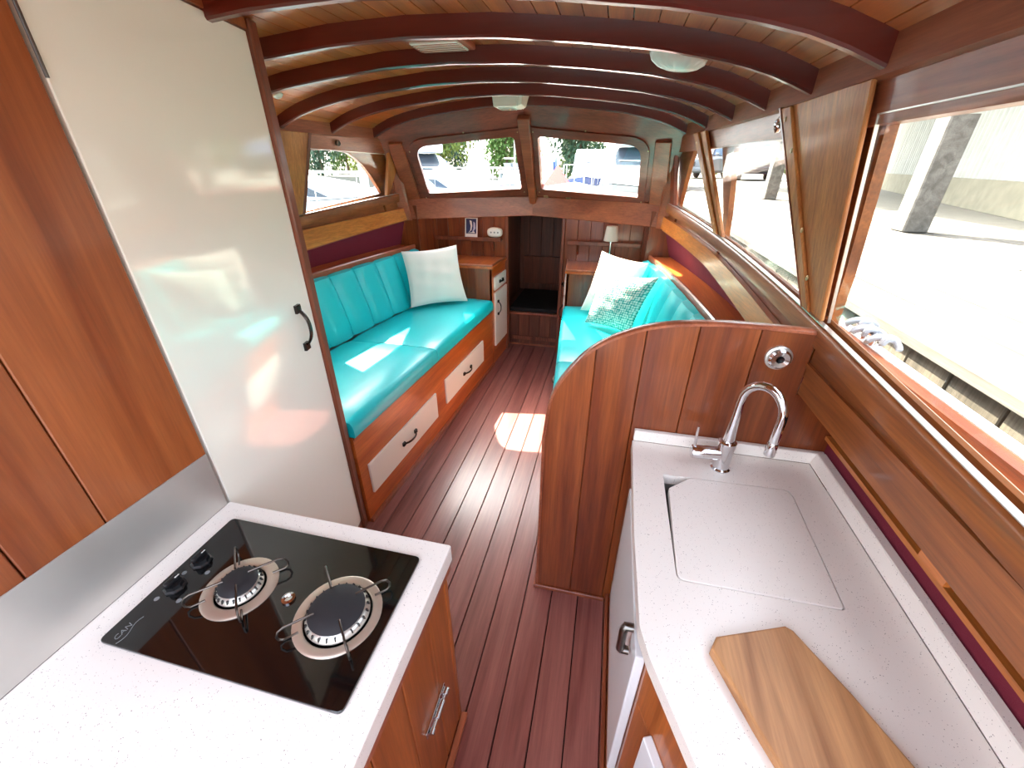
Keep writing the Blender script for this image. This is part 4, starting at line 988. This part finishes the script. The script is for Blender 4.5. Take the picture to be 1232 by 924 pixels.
# corrugated wall
cw = thing('corrugated_wall', 'pale corrugated sheet shed wall on a low kerb across the dock', 'wall', (6, 9, 1.0))
w0 = Vector((4.3, 4.0, 0)); w1_ = Vector((8.7, 18.08, 0)); wd_ = (w1_ - w0).normalized(); wn = Vector((-wd_.y, wd_.x, 0))
LWL = (w1_ - w0).length; npan = 12
for pnl in range(npan):
    a0_ = LWL * pnl / npan; n = 40; rings = []
    for i in range(n + 1):
        a = a0_ + (LWL / npan + .02) * i / n; ph = (a / .21) % 1.0
        h = .045 * min(1, max(0, (abs(ph - .5) * 4 - .5)))
        p = w0 + wd_ * a + wn * (h + (.004 if pnl % 2 else 0))
        rings.append([(p.x, p.y, 1.40), (p.x, p.y, 4.4), (p.x - wn.x * .004, p.y - wn.y * .004, 4.4), (p.x - wn.x * .004, p.y - wn.y * .004, 1.40)])
    loft('sheet', rings, 'sheet', cw, smooth=False)
def WQ(a, t, z): p = w0 + wd_ * a + wn * t; return (p.x, p.y, z)
hexa('kerb', [WQ(0, -.12, .97), WQ(LWL, -.12, .97), WQ(LWL, .10, .97), WQ(0, .10, .97)], [WQ(0, -.12, 1.40), WQ(LWL, -.12, 1.40), WQ(LWL, .08, 1.42), WQ(0, .08, 1.42)], 'kerb', cw, b=.01)

# cars
def car(loc, rz, paint, label):
    r = thing('car', label, 'car', (0, 0, 0), 'parked cars')
    def ring(x, w_, z0, z1, k=.12): return [(x, -w_ + k, z0), (x, w_ - k, z0), (x, w_, z0 + k), (x, w_, z1 - k), (x, w_ - k, z1), (x, -w_ + k, z1), (x, -w_, z1 - k), (x, -w_, z0 + k)]
    loft('body', [ring(x, w_, z0, z1) for x, w_, z0, z1 in ((2.25, .78, .38, .80), (2.15, .90, .30, .95), (1.2, .93, .28, 1.05), (.5, .93, .28, 1.12), (-1.9, .93, .28, 1.12), (-2.2, .88, .34, 1.05))], paint, r)
    rf = [(1.10, .80, 1.08), (.45, .70, 1.62), (-.2, .70, 1.70), (-1.5, .70, 1.68), (-2.1, .80, 1.08)]
    loft('cabin', [[(x, -w_, 1.06), (x, w_, 1.06), (x, w_ * .93, z), (x, -w_ * .93, z)] for x, w_, z in rf], paint, r)
    hexa('windscreen', [(1.05, -.70, 1.14), (1.05, .70, 1.14), (1.03, .70, 1.12), (1.03, -.70, 1.12)], [(.55, -.62, 1.58), (.55, .62, 1.58), (.50, .62, 1.58), (.50, -.62, 1.58)], 'carg', r, b=.01)
    for sg in (-1, 1):
        hexa('side_window', [(.75, sg * .80, 1.16), (-1.7, sg * .80, 1.16), (-1.7, sg * .76, 1.16), (.75, sg * .76, 1.16)], [(.40, sg * .69, 1.56), (-1.5, sg * .69, 1.58), (-1.5, sg * .66, 1.58), (.40, sg * .66, 1.56)], 'carg', r, b=0)
        box('headlight', 2.08, 2.19, sg * .66 - .15, sg * .66 + .15, .70, .86, 'lens', r, b=.02)
        box('mirror', .75, .95, sg * .98 - .08, sg * .98 + .08, 1.12, 1.26, paint, r, b=.03)
        for xw in (1.4, -1.4): lathe('wheel', [(0, -.10), (.30, -.11), (.34, -.08), (.34, .08), (.30, .11), (.20, .10), (.18, .06), (0, .06)], (xw, sg * .82, .34), 'tyre', r, axis=(0, sg, 0), n=24)
    box('grille', 2.19, 2.27, -.42, .42, .62, .84, 'tyre', r, b=.02); box('bumper', 2.1, 2.32, -.80, .80, .36, .56, 'tyre' if paint == 'carb' else paint, r, b=.04)
    r.location = loc; r.rotation_euler = (0, 0, rz)
    return r
car((6.75, 25.6, .976), math.radians(-97), 'carb', 'dark blue car facing the boat on the quay')
car((4.75, 28.6, .976), math.radians(-120), 'cars', 'silver grey car parked behind the dark blue one')

# moored boats
def boat(loc, rz, L, B, label, hullm='gel', canopy=None, fly=False, mast=0, name='motor_cruiser', stripe=None, free=1.15):
    r = thing(name, label, 'boat', (0, 0, 0), 'moored boats')
    rings = []; N_ = 18
    def hwid(t): return B / 2 * (1 - max(0, (t - .45) / .55) ** 2.2) * (.9 + .1 * min(1, t / .2))
    def sheer(t): return free * (.86 + .28 * t * t)
    for i in range(N_ + 1):
        t = i / N_; x = -L / 2 + L * t; wv = max(.01, hwid(t)); z = sheer(t); fl_ = .62 + .2 * (1 - t)
        rings.append([(x - (.5 * t ** 3), -wv * fl_ * .9, -.25), (x, -wv * (fl_ + .12), .15 * free), (x + .1 * t, -wv, z), (x + .1 * t, wv, z), (x, wv * (fl_ + .12), .15 * free), (x - (.5 * t ** 3), wv * fl_ * .9, -.25)])
    loft('hull', rings, hullm, r)
    if stripe:
        for sg in (-1, 1):
            rings = []
            for i in range(N_ + 1):
                t = i / N_; x = -L / 2 + L * t; wv = max(.01, hwid(t)); z = sheer(t); f0 = .62 + .2 * (1 - t) + .12
                g = lambda q: wv * (f0 + (1 - f0) * q)
                z0 = .15 * free; rings.append([(x + .1 * t * q, sg * (g(q) + .012 * e), z0 + (z - z0) * q) for q, e in ((.55, 1), (.72, 1), (.72, 0), (.55, 0))])
            loft('stripe', rings, stripe, r, smooth=False)
    deck = [[(-L / 2 + L * t + .1 * t, sg * max(.01, hwid(t)) * .97, sheer(t) + .02) for sg in (-1, -.5, 0, .5, 1)] for t in np.linspace(0, 1, 15)]
    loft('deck', deck, 'gel', r, closed=False)
    bw = B / 2
    # coachroof with sloping windows
    cab = [(.40, .30, .04), (.28, .52, .42), (.10, .66, .62), (-.10, .70, .66), (-.14, .70, .66)]
    zc = lambda t: free * .95
    rg = [[(L * t, -bw * w_, zc(t)), (L * t, bw * w_, zc(t)), (L * t - .05, bw * w_ * .86, zc(t) + h), (L * t - .05, -bw * w_ * .86, zc(t) + h)] for t, w_, h in cab]
    loft('coachroof', rg, 'gel', r, smooth=False)
    for sg in (-1, 1):
        hexa('side_window', [(L * .26, sg * bw * .525, zc(0) + .14), (-L * .08, sg * bw * .695, zc(0) + .16), (-L * .08, sg * bw * .67, zc(0) + .16), (L * .26, sg * bw * .50, zc(0) + .14)],
             [(L * .20, sg * bw * .535, zc(0) + .36), (-L * .08, sg * bw * .645, zc(0) + .50), (-L * .08, sg * bw * .60, zc(0) + .50), (L * .20, sg * bw * .48, zc(0) + .36)], 'smoke', r, b=0)
    h0 = zc(0) + .62
    hexa('windscreen', [(L * .08, -bw * .62, h0), (L * .08, bw * .62, h0), (L * .075, bw * .60, h0), (L * .075, -bw * .60, h0)], [(-L * .02, -bw * .56, h0 + .48), (-L * .02, bw * .56, h0 + .48), (-L * .03, bw * .54, h0 + .48), (-L * .03, -bw * .54, h0 + .48)], 'smoke', r, b=0)
    if canopy:
        rg = [[(x, -bw * .72, free * .95), (x, -bw * .64, h0 + z), (x, bw * .64, h0 + z), (x, bw * .72, free * .95)] for x, z in ((-L * .02, .46), (-L * .12, .72), (-L * .28, .70), (-L * .42, .30))]
        loft('canopy', rg, canopy, r, smooth=False)
    if fly:
        box('flybridge', -L * .28, L * .02, -bw * .62, bw * .62, h0 + .50, h0 + .86, 'gel', r, b=.08, seg=2)
        box('flybridge_screen', -L * .02, L * .03, -bw * .5, bw * .5, h0 + .84, h0 + 1.12, 'smoke', r, b=.02)
        for sg in (-1, 1): box('flybridge_support', -L * .27, -L * .22, sg * bw * .55 - .05, sg * bw * .55 + .05, free * .9, h0 + .52, 'gel', r, b=.02)
    for sg in (-1, 1):
        pr = [(L * t, sg * bw * w_, free * 1.0 + .62) for t, w_ in ((.10, .88), (.25, .80), (.36, .62), (.46, .32), (.50, .05))]
        rr_ = tube('guard_rail', pr, .012, 'chrome', r, n=6)
        for p in pr[:4]: tube('stanchion', [(p[0], p[1], free * .95), p], .010, 'chrome', rr_, n=6)
    if mast:
        tube('mast', [(L * .05, 0, free), (L * .05, 0, free + mast)], [.07, .045], 'alu', r, n=8)
        tube('boom', [(L * .05, 0, free + 1.3), (-L * .35, 0, free + 1.35)], .05, 'alu', r, n=8)
    r.location = loc; r.rotation_euler = (0, 0, rz)
    return r
R_ = math.radians
boat((-6.6, 14.6, -.45), R_(-28), 9.0, 3.1, 'white cruiser with dark side windows lying ahead of the port windscreen', fly=True, stripe='gelb', free=1.35)
boat((-9.6, 23.0, -.45), R_(-40), 8.0, 2.8, 'white cruiser with blue canopy farther off beyond the port windscreen', canopy='canvas', free=1.2)
boat((-7.2, 31.5, -.45), R_(-60), 6.5, 2.4, 'white sailing boat whose mast rises left of the centre post', mast=7.5, name='sailing_boat', stripe='gelb')
boat((-1.1, 21.5, -.45), R_(-92), 7.0, 2.9, 'dark blue hulled cruiser facing us through the starboard windscreen', hullm='gelb', canopy='gel', free=1.45)
boat((.75, 14.0, -.45), R_(-100), 9.5, 3.0, 'large white cruiser at the right of the starboard windscreen', fly=True, stripe='gelb', free=1.5)
boat((-4.0, 23.5, -.45), R_(-85), 6.5, 2.5, 'white cruiser with purple-blue canopy beside the red dinghy cover', canopy='canvas', free=1.2)
boat((-9.2, 10.2, -.45), R_(8), 8.5, 3.0, 'white cruiser with blue canopy outside the port side window', canopy='canvas', stripe='gelb', free=1.25)
boat((-17.0, 16.5, -.45), R_(20), 9.0, 3.0, 'white sailing boat farther off outside the port side window', mast=8.5, name='sailing_boat', stripe='gelb')
# dinghy under a red cover
dg = thing('covered_dinghy', 'small dinghy under a pointed red and white cover', 'dinghy', (-1.95, 15.0, -.2))
loft('dinghy_hull', [[(-1.95 - w_, Y, .75), (-1.95 - w_ * .7, Y, .2), (-1.95 + w_ * .7, Y, .2), (-1.95 + w_, Y, .75)] for Y, w_ in ((13.9, .08), (14.3, .42), (15.0, .6), (16.0, .6))], 'gel', dg)
bm = bmesh.new(); vs = [bm.verts.new(p) for p in ((-2.5, 14.4, .77), (-1.4, 14.4, .77), (-1.4, 15.9, .77), (-2.5, 15.9, .77), (-1.95, 15.2, 1.62))]
for f in ((0, 1, 4), (1, 2, 4), (2, 3, 4), (3, 0, 4), (3, 2, 1, 0)): bm.faces.new([vs[i] for i in f])
frombm('cover', bm, 'red', dg)

# trees on the far bank
def tree_mesh(seed, mat):
    rnd = random.Random(seed); vs = []; fs = []
    blobs = [(rnd.gauss(0, 1.3), rnd.gauss(0, 1.3), 1.2 + rnd.random() * 5.6, 1.3 + rnd.random() * 1.0) for _ in range(16)]
    for _ in range(3600):
        bx, by, bz_, br = rnd.choice(blobs)
        d_ = Vector((rnd.gauss(0, 1), rnd.gauss(0, 1), rnd.gauss(0, 1))).normalized() * br * (rnd.random() ** .35)
        c = Vector((bx, by, bz_)) + d_; n_ = Vector((rnd.gauss(0, 1), rnd.gauss(0, 1), rnd.gauss(0, 1))).normalized(); u_ = n_.orthogonal().normalized() * .24; v_ = n_.cross(u_)
        b_ = len(vs); vs += [c - u_, c + v_ * .6, c + u_, c - v_ * .6]; fs.append((b_, b_ + 1, b_ + 2, b_ + 3))
    me = bpy.data.meshes.new('crown'); me.from_pydata([tuple(v) for v in vs], [], fs); me.materials.append(M[mat])
    return me
protos = []
for sd, mt in ((1, 'leafa'), (2, 'leafb'), (3, 'leafc')):
    cr_ = tree_mesh(sd, mt)
    tk = tube('trunk_tmp', [(0, 0, 0), (.1, 0, 1.6), (.0, .1, 3.2), (.1, 0, 5.5)], [.22, .18, .14, .05], 'bark', None, n=8)
    tm = tk.data; bpy.data.objects.remove(tk, do_unlink=True); protos.append((cr_, tm))
kinds = ['fresh green', 'yellow-green', 'dark blue-green']
rnd = random.Random(11); ordn = ['first', 'second', 'third', 'fourth', 'fifth', 'sixth', 'seventh', 'eighth', 'ninth', 'tenth', 'eleventh', 'twelfth']
for row, (Y0, n_, xs0, st_) in enumerate(((45.5, 10, -40.0, 7.2), (55.0, 11, -43, 7.6))):
    for ti in range(n_):
        kd = (ti * 2 + ti // 3 + row) % 3; tx = xs0 + ti * st_ + rnd.random() * .5; Y = Y0 + rnd.random() * .6
        t_ = thing('tree', 'leafy %s tree on the far bank, %s from the left in the %s row' % (kinds[kd], ordn[ti], 'front' if row == 0 else 'back'), 'tree', (tx, Y, .45), 'trees on the far bank')
        c_ = bpy.data.objects.new('crown', protos[kd][0]); COL.objects.link(c_); c_.parent = t_
        k_ = bpy.data.objects.new('trunk', protos[kd][1]); COL.objects.link(k_); k_.parent = t_
        sc_ = (.80 + rnd.random() * .2) * (1.0 if row == 0 else 1.1); t_.scale = (sc_ * .86, sc_ * .86, sc_ * (.95 + .25 * rnd.random())); t_.rotation_euler = (0, 0, rnd.random() * 6)

# rope on a cleat, side deck
clt = thing('deck_cleat', 'chrome mooring cleat on the starboard side deck', 'cleat', (.90, 1.50, 1.06))
zc_ = 1.098
tube('cleat_horn', [(.815, 1.32, zc_ + .035), (.815, 1.36, zc_ + .032), (.815, 1.44, zc_ + .032), (.815, 1.48, zc_ + .035)], [.006, .010, .010, .006], 'chrome', clt, n=10)
for Y in (1.375, 1.425): tube('cleat_leg', [(.815, Y, zc_), (.815, Y, zc_ + .03)], .009, 'chrome', clt, n=10)
clt.location = (.815, 1.4, zc_)
for c_ in clt.children: c_.matrix_parent_inverse = Matrix.Translation(-clt.location)
pr = []
for i in range(120):
    t = i / 119; a = t * 2 * math.pi * 6
    pr.append((.815 + (.028 + .012 * math.sin(3 * t * 6)) * math.cos(a) + .01 * math.sin(t * 9), 1.40 - .10 + .20 * t + .03 * math.sin(a * .5), zc_ + .018 + .022 * abs(math.sin(a)) + .012 * t))
tag(tube('mooring_rope', pr, .008, 'rope', None, n=8), 'white mooring rope wound round the starboard cleat', 'rope')
